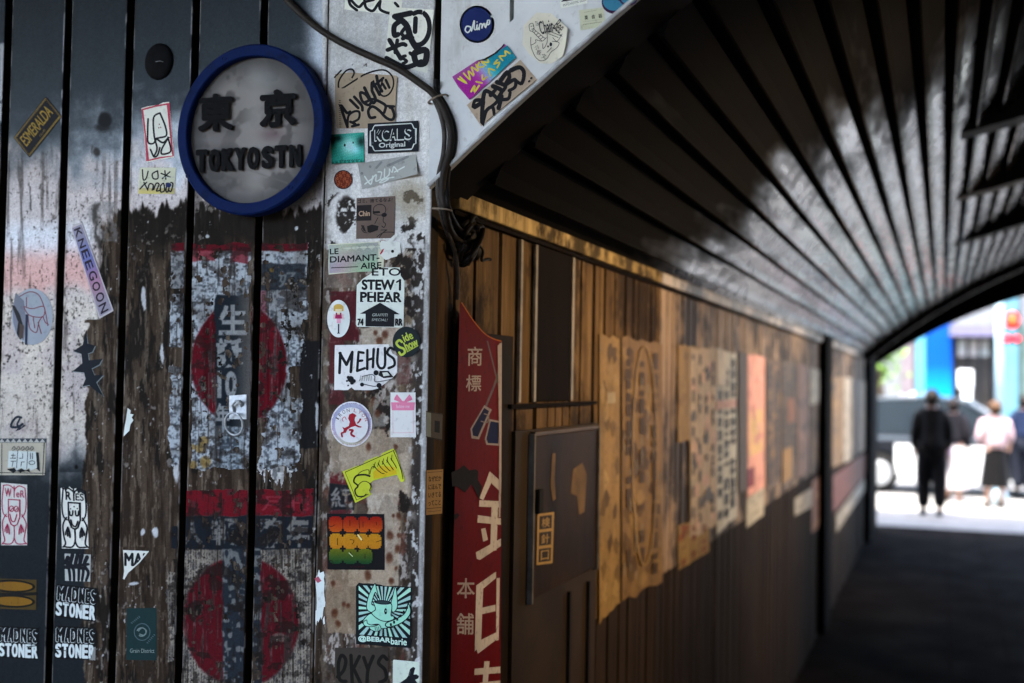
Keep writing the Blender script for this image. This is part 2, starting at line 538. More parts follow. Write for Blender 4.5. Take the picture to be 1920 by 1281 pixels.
# bright pinkish, salmon and bluish reflections in the middle steel, painted in
pm = ss(230, 330, gy + (N_mid - .5) * 160 + gx * -0.10) * ss(900, 790, gy + (N_mid - .5) * 90) * ss(620, 600, gx)
pk = pm * (0.42 + .5 * N_big)
col = blend(col, pk, 'a3968f'); col = blend(col, pk * ss(520, 600, gy) * .8 * ss(.38, .55, N_mid), 'b5ae9f'); met -= pk * .5; rgh += pk * .1
sal = ss(438, 500, gy + (N_mid - .5) * 26) * ss(560, 528, gy + (N_mid - .5) * 40) * ss(190, 165, gx + (N_fine - .5) * 30)
col = blend(col, sal * .55, 'b07a72')
blu = ss(400, 440, gy) * ss(490, 455, gy) * ss(190, 160, gx)
col = blend(col, blu * .35, 'b9c8d6')
# specks and scratches
sp = ss(.60, .70, fbm(4.5, 7, 72, 4, .6) * .62 + N_mid * .2 + N_str * .18) * ss(240, 330, gy) * ss(930, 780, gy)
sp = np.maximum(sp * .7, ss(.64, .74, N_str) * pm * .45)
col = blend(col, sp * .8, '2c2824'); met *= 1 - sp * .8; rgh += sp * .2
spp = ss(.66, .72, fbm(4, 5, 71, 3) * .8 + N_big * .2) * ss(300, 400, gy) * ss(900, 700, gy)
col = blend(col, spp * .8, '1d1b1a')
# upper part darkened by a painted-in dark reflection, with patchy dirt
top = ss(330, 150, gy + (N_mid - .5) * 150 + (gx - 300) * 0.22) * ss(600, 560, gx)
col = blend(col, top * .93, '1e2224'); met -= top * .3; rgh -= top * .04
# lower steel darkened: the dark ground's reflection painted in
low = ss(840, 905, gy + (N_mid - .5) * 60) * ss(235, 215, gx)
col = blend(col, low * .93, '1c2124'); met -= low * .45; rgh -= low * .04

# brown glue field where the big bill was torn away
xl = np.where(gy < 600, 188, 163) - (gy - 600) * 0.012 + (fbm(60, 26, 21, 4) - .5) * 26
brn = ss(-2, 2, gx - xl) * ss(612, 608, gx) * ss(384, 398, gy + (fbm(9, 40, 22, 4) - .5) * 70 - ss(240, 170, gx) * 40)
bc = np.ones_like(col) * C3('2c2118')
bc = blend(bc, ss(.4, .7, N_str), '4a3d30'); bc = blend(bc, ss(.55, .75, N_str2) * .5, '57493a')
bc = blend(bc, ss(.55, .7, N_flk) * .45, '2a2522')
soot = ss(235, 260, gx) * ss(500, 430, gy + (N_mid - .5) * 70)
bc = blend(bc, ss(.56, .64, fbm(20, 90, 18, 5, .62)) * .8, '14110e'); bc = blend(bc, ss(.585, .64, fbm(5, 44, 19, 5, .6)) * .45, '8d7f6c')
bc = blend(bc, soot * .85, '17130f')
bc = blend(bc, ss(.68, .74, N_flk) * ss(.5, .6, N_big) * .6, 'a29a90')
col = col + (bc - col) * brn[..., None]
met *= 1 - brn; rgh = rgh + (.62 - rgh) * brn; hgt += brn * .35
drk = box(563, 600, 640, 840, 5); col = blend(col, drk * .9, '141416')
drk = box(168, 222, 380, 460, 10) * ss(.35, .6, N_flk); col = blend(col, drk * .8, '6d6a68')
# small white chips on the brown field
chip = ss(.735, .76, fbm(5, 9, 33, 4, .6) * .8 + N_big * .2) * brn
col = blend(col, chip * .9, 'c9c9c6'); hgt += chip * .5
for (x, y, rx, ry) in [(268, 560, 4, 22), (304, 665, 3, 20), (338, 715, 7, 14), (333, 870, 5, 34), (268, 1000, 4, 6), (290, 1000, 5, 8), (250, 1095, 9, 3), (345, 498, 3, 3), (557, 428, 4, 4), (388, 442, 3, 3), (596, 780, 3, 28)]:
    d = disc(x, y, rx, ry, 6, .2); col = blend(col, d * .9, 'cfd2d3')
# bolt hole with its soot drip
h = disc(197, 226, 12, 15, 3, .3); col = blend(col, np.maximum(h, disc(193, 240, 15, 8, 6, .5) * .7), '080707'); met *= 1 - h
h = disc(181, 284, 6, 9, 5, .4); col = blend(col, h * .85, '1a1614')
h = box(176, 184, 385, 470, 14, 3) * .8; col = blend(col, h, '262320')
for (x, y, L) in [(172, 268, 28), (55, 340, 60)]:
    h = ss(2.4, .8, np.abs(gx - x - (gy - y) * .03 + wob[0] * 14)) * ss(y, y + 8, gy) * ss(y + L, y + L - 14, gy)
    col = blend(col, h * .7, '2a2725')
h = disc(143, 876, 3, 4, 0, .3); col = blend(col, h, '0c0c0c')

# the corner sheet: old white paint, peeling below
P = ss(603, 606, gx) * ss(900, 898, gx)
pc = np.ones_like(col) * C3('dcdcd8')
pc = blend(pc, ss(.45, .75, N_mid) * .35, 'a9a7a0'); pc = blend(pc, ss(.5, .75, N_str) * .3, 'b3ada0')
pc = blend(pc, ss(220, 30, gy) * .35, '9aa0a2')
# weathered zone below the paint
edge = 468 + (fbm(40, 60, 41, 4) - .5) * 120
wz = ss(-4, 4, gy - edge) 
wc = np.ones_like(col) * C3('54463a')
wc = blend(wc, ss(.4, .7, N_str), '75664f'); wc = blend(wc, ss(.5, .66, N_flk) * .8, '2c2621')
wc = blend(wc, ss(.6, .7, fbm(24, 50, 43, 5)) * .7, 'b5aea4')
wc = blend(wc, ss(880, 1281, gy) * .35, '4a443e')
wc = blend(wc, ss(.52, .62, fbm(13, 46, 44, 5)) * .8, '31241b'); wc = blend(wc, ss(.58, .63, fbm(11, 26, 45, 5, .65)) * .75, 'bdb6ac'); wc = blend(wc, ss(.6, .66, fbm(20, 34, 46, 5, .65)) * .7, '5a3428')
pc = pc + (wc - pc) * wz[..., None]
ph = wz * -.3
for (x0, x1, y0, y1, c, a) in [(676, 752, 612, 655, 'cfc4b0', .8), (640, 770, 806, 930, 'ab9a84', .85), (690, 748, 925, 1100, 'c4b59f', .8), (612, 690, 1068, 1190, '9a866c', .85),
                               (655, 740, 1060, 1100, 'ad9a80', .75), (700, 762, 850, 925, 'b3a28a', .8), (616, 700, 790, 905, 'ae9e88', .7), (700, 735, 740, 800, 'a8a59b', .6), (612, 668, 470, 540, '9c938a', .5)]:
    m = box(x0, x1, y0, y1, 7) * (0.75 + .25 * N_fine) * a; pc = blend(pc, m, c); ph = ph + m * .3
for (x0, x1, y0, y1, c, a) in [(619, 672, 546, 640, '4a1218', .9), (617, 646, 640, 760, '4e1c20', .85), (744, 770, 655, 720, '55302c', .6), (617, 662, 884, 908, '5a1a1e', .95), (616, 664, 908, 957, '17181d', .95), (616, 660, 957, 966, '551a20', .9)]:
    m = box(x0, x1, y0, y1, 4) * ss(.68, .52, N_flk * .7 + N_fine * .3) * a; pc = blend(pc, m, c)
m = text_mask('紅', 620, 914, 660, 952, .012) * ss(.7, .5, N_fine); pc = blend(pc, blur(m, 1) * .7, 'a8a29a')
# black holes in the paint
blk = np.zeros_like(gx)
for (x, y, rx, ry) in [(648, 402, 20, 36), (626, 392, 12, 28), (766, 425, 14, 20), (776, 455, 22, 28), (765, 500, 42, 26), (642, 372, 24, 12), (622, 462, 14, 10), (772, 370, 26, 14), (700, 735, 20, 26), (718, 760, 12, 20), (735, 780, 14, 30), (757, 940, 10, 20), (772, 560, 14, 40)]:
    blk = np.maximum(blk, np.clip(1.55 - np.hypot((gx - x) / rx, (gy - y) / ry), 0, 1))
blk = ss(.50, .55, blk * .62 + (fbm(13, 17, 47, 6, .66) - .5) * 1.5 + .06)
ring_ = disc(650, 404, 34, 52, 8, .1) * (1 - disc(652, 404, 22, 40, 10, .15)); blk = blk * (1 - ring_)
pc = blend(pc, blk * .92, '1d1713'); ph = ph - blk * .3
m = ring_ * ss(.3, .5, N_flk); pc = blend(pc, m * .7, 'd8d8d4')
# soot shade round the torn paint
m = disc(768, 376, 36, 40, 20, .6) * .55; pc = blend(pc, m, '8d8166')
# rust spots
for k, (x, y) in enumerate([(737, 968), (747, 968), (730, 1003), (746, 1003), (744, 1030), (743, 1065), (735, 1090), (690, 1078), (705, 625), (712, 640), (698, 655), (626, 1095), (628, 1150), (654, 1135), (690, 838), (760, 975), (618, 1030), (729, 1046), (742, 836), (708, 775), (700, 748), (688, 730), (722, 628), (646, 1132), (634, 1170)]):
    r = 3 + (k * 7 % 5) * .8; m = disc(x, y, r, r * 1.35, 4, .5); pc = blend(pc, m * .85, '4a2414')
    m = ss(r, r * .3, np.abs(gx - x + wob[0] * 5)) * ss(y, y + 3, gy) * ss(y + 26, y + 4, gy); pc = blend(pc, m * .3, '7b5a3e')
# chipped right edge
ed = ss(766, 786, gx + gy * .0185 - 11.8 + (N_flk - .5) * 26); pc = blend(pc, ed * wz * .85, '322c28')
m = ss(.60, .64, fbm(7, 12, 51, 4)) * ss(762, 780, gx + gy * .0185 - 11.8) * ss(380, 470, gy); pc = blend(pc, m * .9, 'cfcfcb'); ph = ph + m * .5
m = ss(791.5, 794.5, gx + gy * .0185 - 11.8); pc = blend(pc, m * .75, 'cbccc8')
m = box(612, 800, 452, 476, 16) * ss(.42, .55, N_flk) * ss(700, 740, gx); pc = blend(pc, m * .9, 'd4d4d0')
# streaks of dirt along the left seam
m = ss(622, 604, gx + gy * .0185 - 11.8 + (N_fine - .5) * 16) * ss(330, 420, gy); pc = blend(pc, m * .6, '575048')
col = col + (pc - col) * P[..., None]; met = met * (1 - P) + .05 * P; rgh = rgh * (1 - P) + .5 * P; hgt = hgt * (1 - P) + ph * P
col = np.clip(col * (0.9 + .2 * fbm(3, 3, 61, 2))[..., None], 0.004, 1)
hgt = blur(hgt, 1)

def tolin(c): return np.where(c <= 0.04045, c / 12.92, ((np.maximum(c, 0) + 0.055) / 1.055) ** 2.4)
def sample(A, px, py):
    u = np.clip(px + OX, 0, HW - 1.01); v = np.clip(py + OY, 0, HH - 1.01)
    iu, iv = u.astype(int), v.astype(int); fu, fv = u - iu, v - iv
    if A.ndim == 3: fu, fv = fu[..., None], fv[..., None]
    return (A[iv, iu] * (1 - fu) + A[iv, iu + 1] * fu) * (1 - fv) + (A[iv + 1, iu] * (1 - fu) + A[iv + 1, iu + 1] * fu) * fv
def attr(me, name, typ, arr):
    a = me.attributes.new(name, typ, 'POINT')
    a.data.foreach_set('color' if typ == 'FLOAT_COLOR' else 'value', np.ascontiguousarray(arr, np.float32).ravel())
def grid_mesh(name, X, Y, Z, keep=None):
    nz, nx = X.shape
    me = bpy.data.meshes.new(name)
    idx = np.arange(nz * nx).reshape(nz, nx)
    q = np.stack([idx[:-1, :-1], idx[:-1, 1:], idx[1:, 1:], idx[1:, :-1]], -1).reshape(-1, 4)
    V = np.stack([X, Y, Z], -1).reshape(-1, 3)
    if keep is not None:
        q = q[keep.reshape(-1)]
        used = np.unique(q); re = np.full(nz * nx, -1); re[used] = np.arange(len(used)); q = re[q]; V = V[used]
    else: used = np.arange(nz * nx)
    me.vertices.add(len(V)); me.vertices.foreach_set('co', V.astype(np.float32).ravel())
    me.loops.add(q.size); me.loops.foreach_set('vertex_index', q.astype(np.int32).ravel())
    me.polygons.add(len(q)); me.polygons.foreach_set('loop_start', np.arange(0, q.size, 4, dtype=np.int32))
    me.update(calc_edges=True); me.validate()
    return me, used
def rgba(c): return np.concatenate([c, np.ones(c.shape[:-1] + (1,), np.float32)], -1)

M_wall = vcol_mat('weathered_steel', use_attr=True, spec=0.05, bumpk=0.05)
wall = empty('panel_wall', (-1.5, YF, 0), 'grimy wall of tall steel panels covered in stickers, left of the passage', 'wall')
zt, zb = front(400, -40).z, front(400, 1325).z
zs = np.concatenate([[0.0, .45, .9], np.arange(zb, zt, 0.0016), [2.75, 3.3, 3.88]])
MID = lambda px: front(px, 640).x
edges = [(-610, -497), (-487, -376), (-365, -254), (-243, -132), (-121, -10.5), (3, 103), (116, 220.5), (234, 344.5), (357.5, 473.5), (486.5, 600.3), (602.3, None)]
for k, (a, b) in enumerate(edges):
    xa = MID(a); xb = XW if b is None else MID(b)
    dx = 0.0016 if k >= 5 else 0.03
    core = np.linspace(xa + .0014, xb - .0014, max(3, int((xb - xa) / dx)))
    xs = np.concatenate([[xa, xa, xa + .0005], core, [xb - .0005, xb, xb]])
    dp = np.concatenate([[.03, .0022, .0007], np.zeros(len(core)), [.0007, .0022, .03]])
    X, Z = np.meshgrid(xs, zs); D = np.broadcast_to(dp, X.shape)
    pu, pv = proj(X, np.full_like(X, YF), Z)
    Hh = sample(hgt, pu, pv)
    # sheets are never quite flat
    tin = np.clip(np.minimum(X - xa, xb - X), 0, 1)
    wave = 0.00025 * np.sin(Z * 5.1 + k * 1.7) + 0.0001 * np.sin(Z * 13 + k)
    Y = YF + D - Hh * 0.0006 * (D < .001) + wave
    me, used = grid_mesh('panel', X - (-1.5), Y - YF, Z)
    cv = sample(col, pu, pv)
    en = sample(fbm(6, 34, 77, 4), pu, pv)
    cv = blend(cv, ss(.0042, .001, tin) * ss(.47, .6, en) * .75, '8f8c88'); cv = blend(cv, ss(.010, .002, tin) * ss(.5, .36, en) * .25, '17140f')
    cv = blend(cv, (D > .0015) * np.float32(.92), '1d1711')
    attr(me, 'Tint', 'FLOAT_COLOR', rgba(tolin(cv))); attr(me, 'Metal', 'FLOAT', np.clip(sample(met, pu, pv), 0, 1)); attr(me, 'Rough', 'FLOAT', np.clip(sample(rgh, pu, pv), .1, 1))
    o = link('panel', me, [M_wall], wall); me.shade_smooth()
M_black = mat('dark_seam', '0b0b0b', '161412', 20, 0.7)
MB().box(-2.4, YF + .026, 0, XW - .004, YF + .06, 3.88).build('backing_sheet', M_black, wall)

# ------------------------------------------------------------------ upper sheets and the arched edge of the passage
R_V, TH0 = 6.3, math.radians(41)
Z_S = front(801, 356).z
CXV, CZV = XW + R_V * math.sin(TH0), Z_S - R_V * math.cos(TH0)
def vault(th, r=0.0):            # th measured from the crown, r inwards
    return CXV - (R_V - r) * math.sin(th), CZV + (R_V - r) * math.cos(th)
M_paint = mat('grimy_white_paint', '858a8b', '6f7270', 5, 0.45, 0.0, (1, 1, 1.6), 0.4, 0.06, 0.42, 0.7)
def grime_paint():
    m, nt, p = nodes('stained_paint')
    n1 = noise_node(nt, 4, 6, .65); n2 = noise_node(nt, 60, 5, .7); n3 = noise_node(nt, 13, 6, .7, (1, 1, .25))
    r1 = ramp(nt, n1.outputs[0], [(.35, hx('cdd0ce')), (.65, hx('aeb0ad'))])
    r2 = ramp(nt, n2.outputs[0], [(.60, (0, 0, 0)), (.78, (.75, .75, .75))])
    r3 = ramp(nt, n3.outputs[0], [(.58, (0, 0, 0)), (.75, (.6, .6, .6))])
    c = mixc(nt, r2.outputs[0], r1.outputs[0], hx('8a8070')); c = mixc(nt, r3.outputs[0], c, hx('857e72'))
    nt.links.new(c, p.inputs['Base Color']); p.inputs['Roughness'].default_value = .42
    bump(nt, p, n2.outputs[0], .15, .0015); return m
M_paint = grime_paint()
upper = empty('upper_panel_wall', (-.5, YF, 2.4), 'pale steel panels above the arched edge of the passage', 'wall')
ups = [(827.5, 945), (953, 1066), (1076, 1190), (1200, 1320), (1330, 1450), (1460, 1580), (1590, 1710), (1720, 1840), (1850, 1975)]
for a, b in ups:
    xa, xb = MID(a) if a > 830 else front(827, 80).x, MID(b)
    def zlow(x): 
        s = (CXV - x) / R_V
        return CZV + math.sqrt(max(0, R_V ** 2 - (CXV - x) ** 2)) + .09
    n = 6
    pts = [(xa + (xb - xa) * i / n, YF - .001, zlow(xa + (xb - xa) * i / n)) for i in range(n + 1)] + [(xb, YF - .001, 3.9), (xa, YF - .001, 3.9)]
    MB().prism(pts, (0, .026, 0)).build('panel', M_paint, upper)
ptsb = [(XW - .02 + (7.6) * i / 40, YF + .03, zlow(XW - .02 + 7.6 * i / 40) - .02) for i in range(41)]
MB().prism(ptsb + [(ptsb[-1][0], YF + .03, 3.95), (XW - .02, YF + .03, 3.95)], (0, .03, 0)).build('backing_sheet', M_black, upper)

arch = empty('arch_fascia', (XW, YF, Z_S), 'pale curved steel band with a rolled lip edging the mouth of the passage', 'fascia')
NA = 90
ths = [TH0 - (2 * TH0) * i / NA for i in range(NA + 1)]
low = [vault(t) for t in ths]
fb = MB()
pts = [(x, YF - .012, z) for x, z in low] + [(x, YF - .012, z + .155) for x, z in reversed(low)]
fb.prism(pts, (0, .012, 0))
bmesh.ops.bevel(fb.bm, geom=[e for e in fb.bm.edges if len(e.link_faces) == 2 and e.calc_face_angle(0) > 1], offset=.0012, segments=1, affect='EDGES')
fb.build('face', M_paint, arch)
fb = MB()
fb.tube([(x + .0, YF - .0135, z + .004) for x, z in low], .0042, 8)
fb.build('lip', mat('lip_paint', 'c4c8c8', '9a9c9a', 30, .35), arch)

# ------------------------------------------------------------------ vault of the passage
Y0V, Y1V = YF, 15.5
def vault_mat():
    """steel lining: dull soot towards the near mouth, rubbed glossy in patches further in"""
    m, nt, p = nodes('sooty_vault_steel')
    n1 = noise_node(nt, 2.2, 7, .7, (1, .35, 1)); n2 = noise_node(nt, 14, 6, .75, (1, .5, 1)); n3 = noise_node(nt, 2.6, 3, .6, (2.2, .45, 2.2))
    g = nt.nodes.new('ShaderNodeNewGeometry'); sp_ = nt.nodes.new('ShaderNodeSeparateXYZ'); nt.links.new(g.outputs['Position'], sp_.inputs[0])
    mr = nt.nodes.new('ShaderNodeMapRange'); mr.inputs[1].default_value = 2.6; mr.inputs[2].default_value = 4.9; nt.links.new(sp_.outputs[1], mr.inputs[0])
    ad = nt.nodes.new('ShaderNodeMath'); ad.operation = 'MULTIPLY_ADD'; nt.links.new(n3.outputs[0], ad.inputs[0]); ad.inputs[1].default_value = 1.5; nt.links.new(mr.outputs[0], ad.inputs[2])
    gl = ramp(nt, ad.outputs[0], [(0.0, (0, 0, 0)), (.52, (0, 0, 0)), (.95, (1, 1, 1))])
    sb = nt.nodes.new('ShaderNodeMath'); sb.operation = 'SUBTRACT'; nt.links.new(ad.outputs[0], sb.inputs[0]); sb.inputs[1].default_value = .45
    nt.links.new(sb.outputs[0], gl.inputs[0])
    r1 = ramp(nt, n1.outputs[0], [(.4, hx('0f0e0d')), (.62, hx('080707'))])
    r2 = ramp(nt, n2.outputs[0], [(.5, (0, 0, 0)), (.66, (1, 1, 1))])
    c = mixc(nt, r2.outputs[0], r1.outputs[0], hx('0b0a09'))
    nt.links.new(c, p.inputs['Base Color'])
    rr = ramp(nt, n2.outputs[0], [(.42, (.17, .17, .17)), (.72, (.42, .42, .42))])
    nt.links.new(mixc(nt, gl.outputs[0], (.8, .8, .8), rr.outputs[0]), p.inputs['Roughness'])
    n4 = noise_node(nt, 7, 5, .7, (1.3, .10, 1.3))
    r4 = ramp(nt, n4.outputs[0], [(.40, (.06, .06, .06)), (.62, (.85, .85, .85))])
    mr2 = nt.nodes.new('ShaderNodeMapRange'); mr2.inputs[1].default_value = 6.5; mr2.inputs[2].default_value = 12.5; mr2.inputs[3].default_value = 1; mr2.inputs[4].default_value = .12; nt.links.new(sp_.outputs[1], mr2.inputs[0])
    r5 = ramp(nt, n1.outputs[0], [(.50, (1, 1, 1)), (.66, (.1, .1, .1))])
    m5 = mixc(nt, 1.0, r4.outputs[0], r5.outputs[0], 'MULTIPLY'); m6 = mixc(nt, 1.0, m5, mr2.outputs[0], 'MULTIPLY')
    nt.links.new(mixc(nt, gl.outputs[0], (.03, .03, .03), m6), p.inputs['Specular IOR Level'])
    p.inputs['Metallic'].default_value = 0
    bump(nt, p, n2.outputs[0], .04, .003); return m
M_vault = vault_mat()
vaulto = empty('passage_vault', (CXV, YF, Z_S), 'dark glossy ribbed steel vault over the passage', 'vault')
# flange behind the fascia
fm = MB()
fl = [(x, z) for x, z in low]
A = [fm.bm.verts.new((x, YF - .001, z)) for x, z in fl]; B = [fm.bm.verts.new((x, YF + .15, z)) for x, z in fl]
B2 = [fm.bm.verts.new((x, YF + .15, z + .05)) for x, z in fl]
for i in range(NA):
    fm.bm.faces.new((A[i], A[i + 1], B[i + 1], B[i])); fm.bm.faces.new((B[i], B[i + 1], B2[i + 1], B2[i]))
fm.build('flange', mat('soot_black', '0d0b0a', '080707', 9, .8), vaulto)
# lapped boards running the length of the vault: a face, then a lip that drops into the next
pitch = .1003
prof = []
s = 0.0; ARC = 2 * TH0 * R_V
nb = int(ARC / pitch)
s0 = .062
prof.append((0.0, -.012)); prof.append((s0, -.012))
for k in range(nb):
    a = s0 + k * pitch
    if a + pitch > ARC: break
    prof += [(a + .001, .016), (a + .005, .019), (a + .009, .016), (a + .03, .006), (a + .080, -.007), (a + .083, -.024), (a + .0975, -.024)]
prof.append((ARC, -.01))
ys = [YF + .14] + list(np.arange(2.4, Y1V, .65)) + [Y1V]
rows = []
vm = MB()
rnd = random.Random(3)
for y in ys:
    row = []
    for s_, r_ in prof:
        x, z = vault(TH0 - s_ / R_V, r_)
        row.append(vm.bm.verts.new((x, y, z + .0012 * math.sin(y * 3 + s_ * 9))))
    rows.append(row)
for A, B in zip(rows, rows[1:]):
    for i in range(len(A) - 1):
        vm.bm.faces.new((A[i], A[i + 1], B[i + 1], B[i])).material_index = 1 if min(prof[i][1], prof[i + 1][1]) < -.02 else 0
vm.build('ribbed_lining', [M_vault, mat('groove_black', '050505', '030303', 9, .9, spec=.02)], vaulto)  # groove faces painted black to widen the shade between boards
# transverse steel ribs past the middle of the vault
M_rib = mat('rib_black', '121010', '0a0908', 12, .6, .0)
def crescent(y, dpt, t):
    n = 40; o_, i_ = [], []
    th_a, th_b = TH0 - .83 / R_V * 1.32, -TH0
    for k in range(n + 1):
        f = k / n; th = th_a + (th_b - th_a) * f
        x, z = vault(th, -.02); o_.append((x, y, z))
        d = dpt * min(1, (f / .14) ** .75)
        x, z = vault(th, .0 + d); i_.append((x, y, z))
    return MB().prism(o_ + i_[::-1], (0, t, 0))
for y, d_, t in ((4.7, .22, .14), (6.3, .22, .14), (8.4, .20, .14)):
    crescent(y, d_, t).build('cross_rib', M_rib, vaulto)
for y in (13.2, 15.0):
    n = 40; o_ = []; i_ = []
    for k in range(n + 1):
        th = TH0 - 2 * TH0 * k / n
        x, z = vault(th, -.02); o_.append((x, y, z)); x, z = vault(th, .09 + (.24 * min(1, k / n / .28) if y > 14 else 0)); i_.append((x, y, z))
    MB().prism(o_ + i_[::-1], (0, .12, 0)).build('cross_rib', M_rib, vaulto)

# ------------------------------------------------------------------ passage wall
def wood_mat(name, a, b, c, spec=.06, rough=.7):
    m, nt, p = nodes(name)
    n1 = noise_node(nt, 9, 6, .65, (1, 1.6, .16)); n2 = noise_node(nt, 3.2, 6, .7, (1, 1, .8)); n3 = noise_node(nt, 40, 4, .6, (1, 1.2, .12))
    r1 = ramp(nt, n1.outputs[0], [(.32, hx(a)), (.55, hx(b)), (.75, hx(c))])
    r2 = ramp(nt, n2.outputs[0], [(.45, (0, 0, 0)), (.55, (.92, .92, .92))])
    cc = mixc(nt, r2.outputs[0], r1.outputs[0], hx('2a2018'))
    r3 = ramp(nt, n3.outputs[0], [(.35, (.55, .55, .55)), (.65, (1.1, 1.1, 1.1))])
    nt.links.new(mixc(nt, 1.0, cc, r3.outputs[0], 'MULTIPLY'), p.inputs['Base Color'])
    p.inputs['Roughness'].default_value = rough; p.inputs['Specular IOR Level'].default_value = spec
    bump(nt, p, n1.outputs[0], .2, .003); return m
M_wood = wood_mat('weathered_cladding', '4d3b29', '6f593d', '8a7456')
M_woodf = wood_mat('pale_cladding', '8f7862', 'b09a86', 'c4b2a4', .14, .55)  # far boards paler: the reflected daylight on them put into the colour
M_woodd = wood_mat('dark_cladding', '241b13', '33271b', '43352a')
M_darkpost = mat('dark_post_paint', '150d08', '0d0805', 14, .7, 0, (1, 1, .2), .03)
M_beam = wood_mat('beam_timber', 'b39a68', 'cdb582', 'd8c498')
pw = empty('passage_wall', (XT, 8, 0), 'long amber-lit wall of narrow ribbed cladding down the passage', 'wall')
def ribbed(y0, y1, z0, z1, per, dep, x=XT, seed=1):
    """boards of uneven width with grooves between, each set a little deeper or prouder"""
    mb = MB(); yy = []; y = y0; r = random.Random(seed)
    while y < y1:
        w = r.uniform(.035, .13) if y < 3.2 else r.uniform(.035, .085)
        o = r.uniform(-.004, .0)
        yy += [(y, o), (y + w * .86, o - r.uniform(0, .002)), (y + w * .90, -dep), (y + w * .985, -dep)]; y += w
    yy = [p for p in yy if p[0] <= y1] + [(y1, 0)]
    a = [mb.bm.verts.new((x + d, y_, z0)) for y_, d in yy]; b = [mb.bm.verts.new((x + d, y_, z1)) for y_, d in yy]
    for i in range(len(a) - 1): mb.bm.faces.new((a[i], a[i + 1], b[i + 1], b[i]))
    return mb
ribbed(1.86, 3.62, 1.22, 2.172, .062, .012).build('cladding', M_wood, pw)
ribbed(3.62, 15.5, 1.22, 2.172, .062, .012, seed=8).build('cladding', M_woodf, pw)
ribbed(1.86, 15.5, 0.0, 1.2195, .062, .012, seed=4).build('lower_cladding', M_woodd, pw)  # lower boards dark: the weak light down there put into their colour
zb0, zb1 = 2.162, 2.196
MB().box(XT, 3.56, zb0, XT + .019, 15.48, zb1 + .07, .003).build('beam', wood_mat('pale_beam', 'b4a8a2', 'cdc4be', 'd8d0cc', .5, .45), pw)
MB().box(XT, 1.93, zb0, XT + .02, 3.55, zb1, .003).build('beam', M_beam, pw)
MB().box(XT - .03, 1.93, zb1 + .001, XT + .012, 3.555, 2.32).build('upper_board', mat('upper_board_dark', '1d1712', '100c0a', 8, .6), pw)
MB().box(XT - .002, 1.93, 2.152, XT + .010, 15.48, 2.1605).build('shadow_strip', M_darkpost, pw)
# end face of the corner sheet
cp = MB().box(XW - .03, YF + .032, 0, XW - .001, 1.885, 2.24, .002)
cp.build('corner_return', mat('corner_return', '5d472c', '241a11', 9, .7, 0, (1, 1.5, .3), .04, .1, .4, .62), pw)
Ys = lambda px: side(px, 725).y
MB().box(XT - .02, Ys(1000), 1.80, XT + .006, Ys(1064), 2.151, .002).build('post', M_darkpost, pw)
for px in (968, 996, 1066):
    MB().box(XT, Ys(px), 1.80, XT + .007, Ys(px + 4), 2.15, .001).build('cover_strip', mat('cover_strip', '9a9080', '6a6256', 18, .4), pw)
MB().box(XT - .01, Ys(1537), 0.02, XT + .05, Ys(1549), 2.26, .004).build('column', mat('column_black', '0a0908', '050404', 9, .8, 0, (1, 1, 1), .02), pw)
MB().box(XT - .01, 14.0, 0.02, XT + .07, 15.46, 2.30, .004).build('column', mat('column_black', '0', None), pw)
MB().box(XT + .0, Ys(950), 1.788, XT + .012, Ys(1112), 1.797).build('ledge', M_darkpost, pw)
# flat dark board standing in for the recess above the enamel plate
MB().box(XT - .0, Ys(852), 1.10, XT + .004, Ys(958), 1.94, .001).build('recess_board', mat('recess_board', '241b14', '15100c', 6, .6, spec=.04), pw)

# ------------------------------------------------------------------ ground
def ground_mat(name, a, b, rough=.6, sc=3, spec=.3):
    m, nt, p = nodes(name)
    n1 = noise_node(nt, sc, 6, .65); n2 = noise_node(nt, 90, 3, .6)
    r1 = ramp(nt, n1.outputs[0], [(.35, hx(a)), (.68, hx(b))]); r2 = ramp(nt, n2.outputs[0], [(.3, (.8, .8, .8)), (.7, (1.15, 1.15, 1.15))])
    nt.links.new(mixc(nt, 1.0, r1.outputs[0], r2.outputs[0], 'MULTIPLY'), p.inputs['Base Color'])
    rr = ramp(nt, n1.outputs[0], [(.3, (rough - .15,) * 3), (.7, (rough + .1,) * 3)]); nt.links.new(rr.outputs[0], p.inputs['Roughness'])
    p.inputs['Specular IOR Level'].default_value = spec
    bump(nt, p, n2.outputs[0], .2, .004); return m
def sheet(name, x0, y0, x1, y1, z, m):
    me = bpy.data.meshes.new(name); me.from_pydata([(x0, y0, z), (x1, y0, z), (x1, y1, z), (x0, y1, z)], [], [(0, 1, 2, 3)])
    return tag(link(name, me, [m]), kind='structure')
sheet('ground', -400, -400, 400, 400, -.11, ground_mat('ground_asphalt', '55544f', '6a6862'))
MB().box(-30, 1.0, -.1, 30, 20.3, 0).build('pavement', ground_mat('pavement_stone', '8d8a84', '77746e', .6))
tag(bpy.data.objects['pavement'], kind='structure')
pf = sheet('passage_floor', XT, YF - .6, 7.45, 16.0, .004, ground_mat('passage_paving', '1d1814', '130f0c', .8, 2, .015))
for k, x in enumerate((.05, .42)):
    sheet('floor_joint', x, 2.2, x + .012, 15.9, .008, ground_mat('joint_grey', '201b17', '171310', .9, 3, .01))
sheet('street', -60, 20.45, 60, 29.5, -.106, ground_mat('street_asphalt', '6d6d6c', '5a5a5a', .65))
MB().box(-30, 20.305, -.1, 30, 20.445, 0.006, .01).build('kerb', ground_mat('kerb_granite', '9c9a95', '86847f', .6)); tag(bpy.data.objects['kerb'], kind='structure')
sheet('street_line', -60, 20.75, 60, 20.9, -.102, mat('road_white', 'd8d8d4', 'b8b8b2', 30, .6))
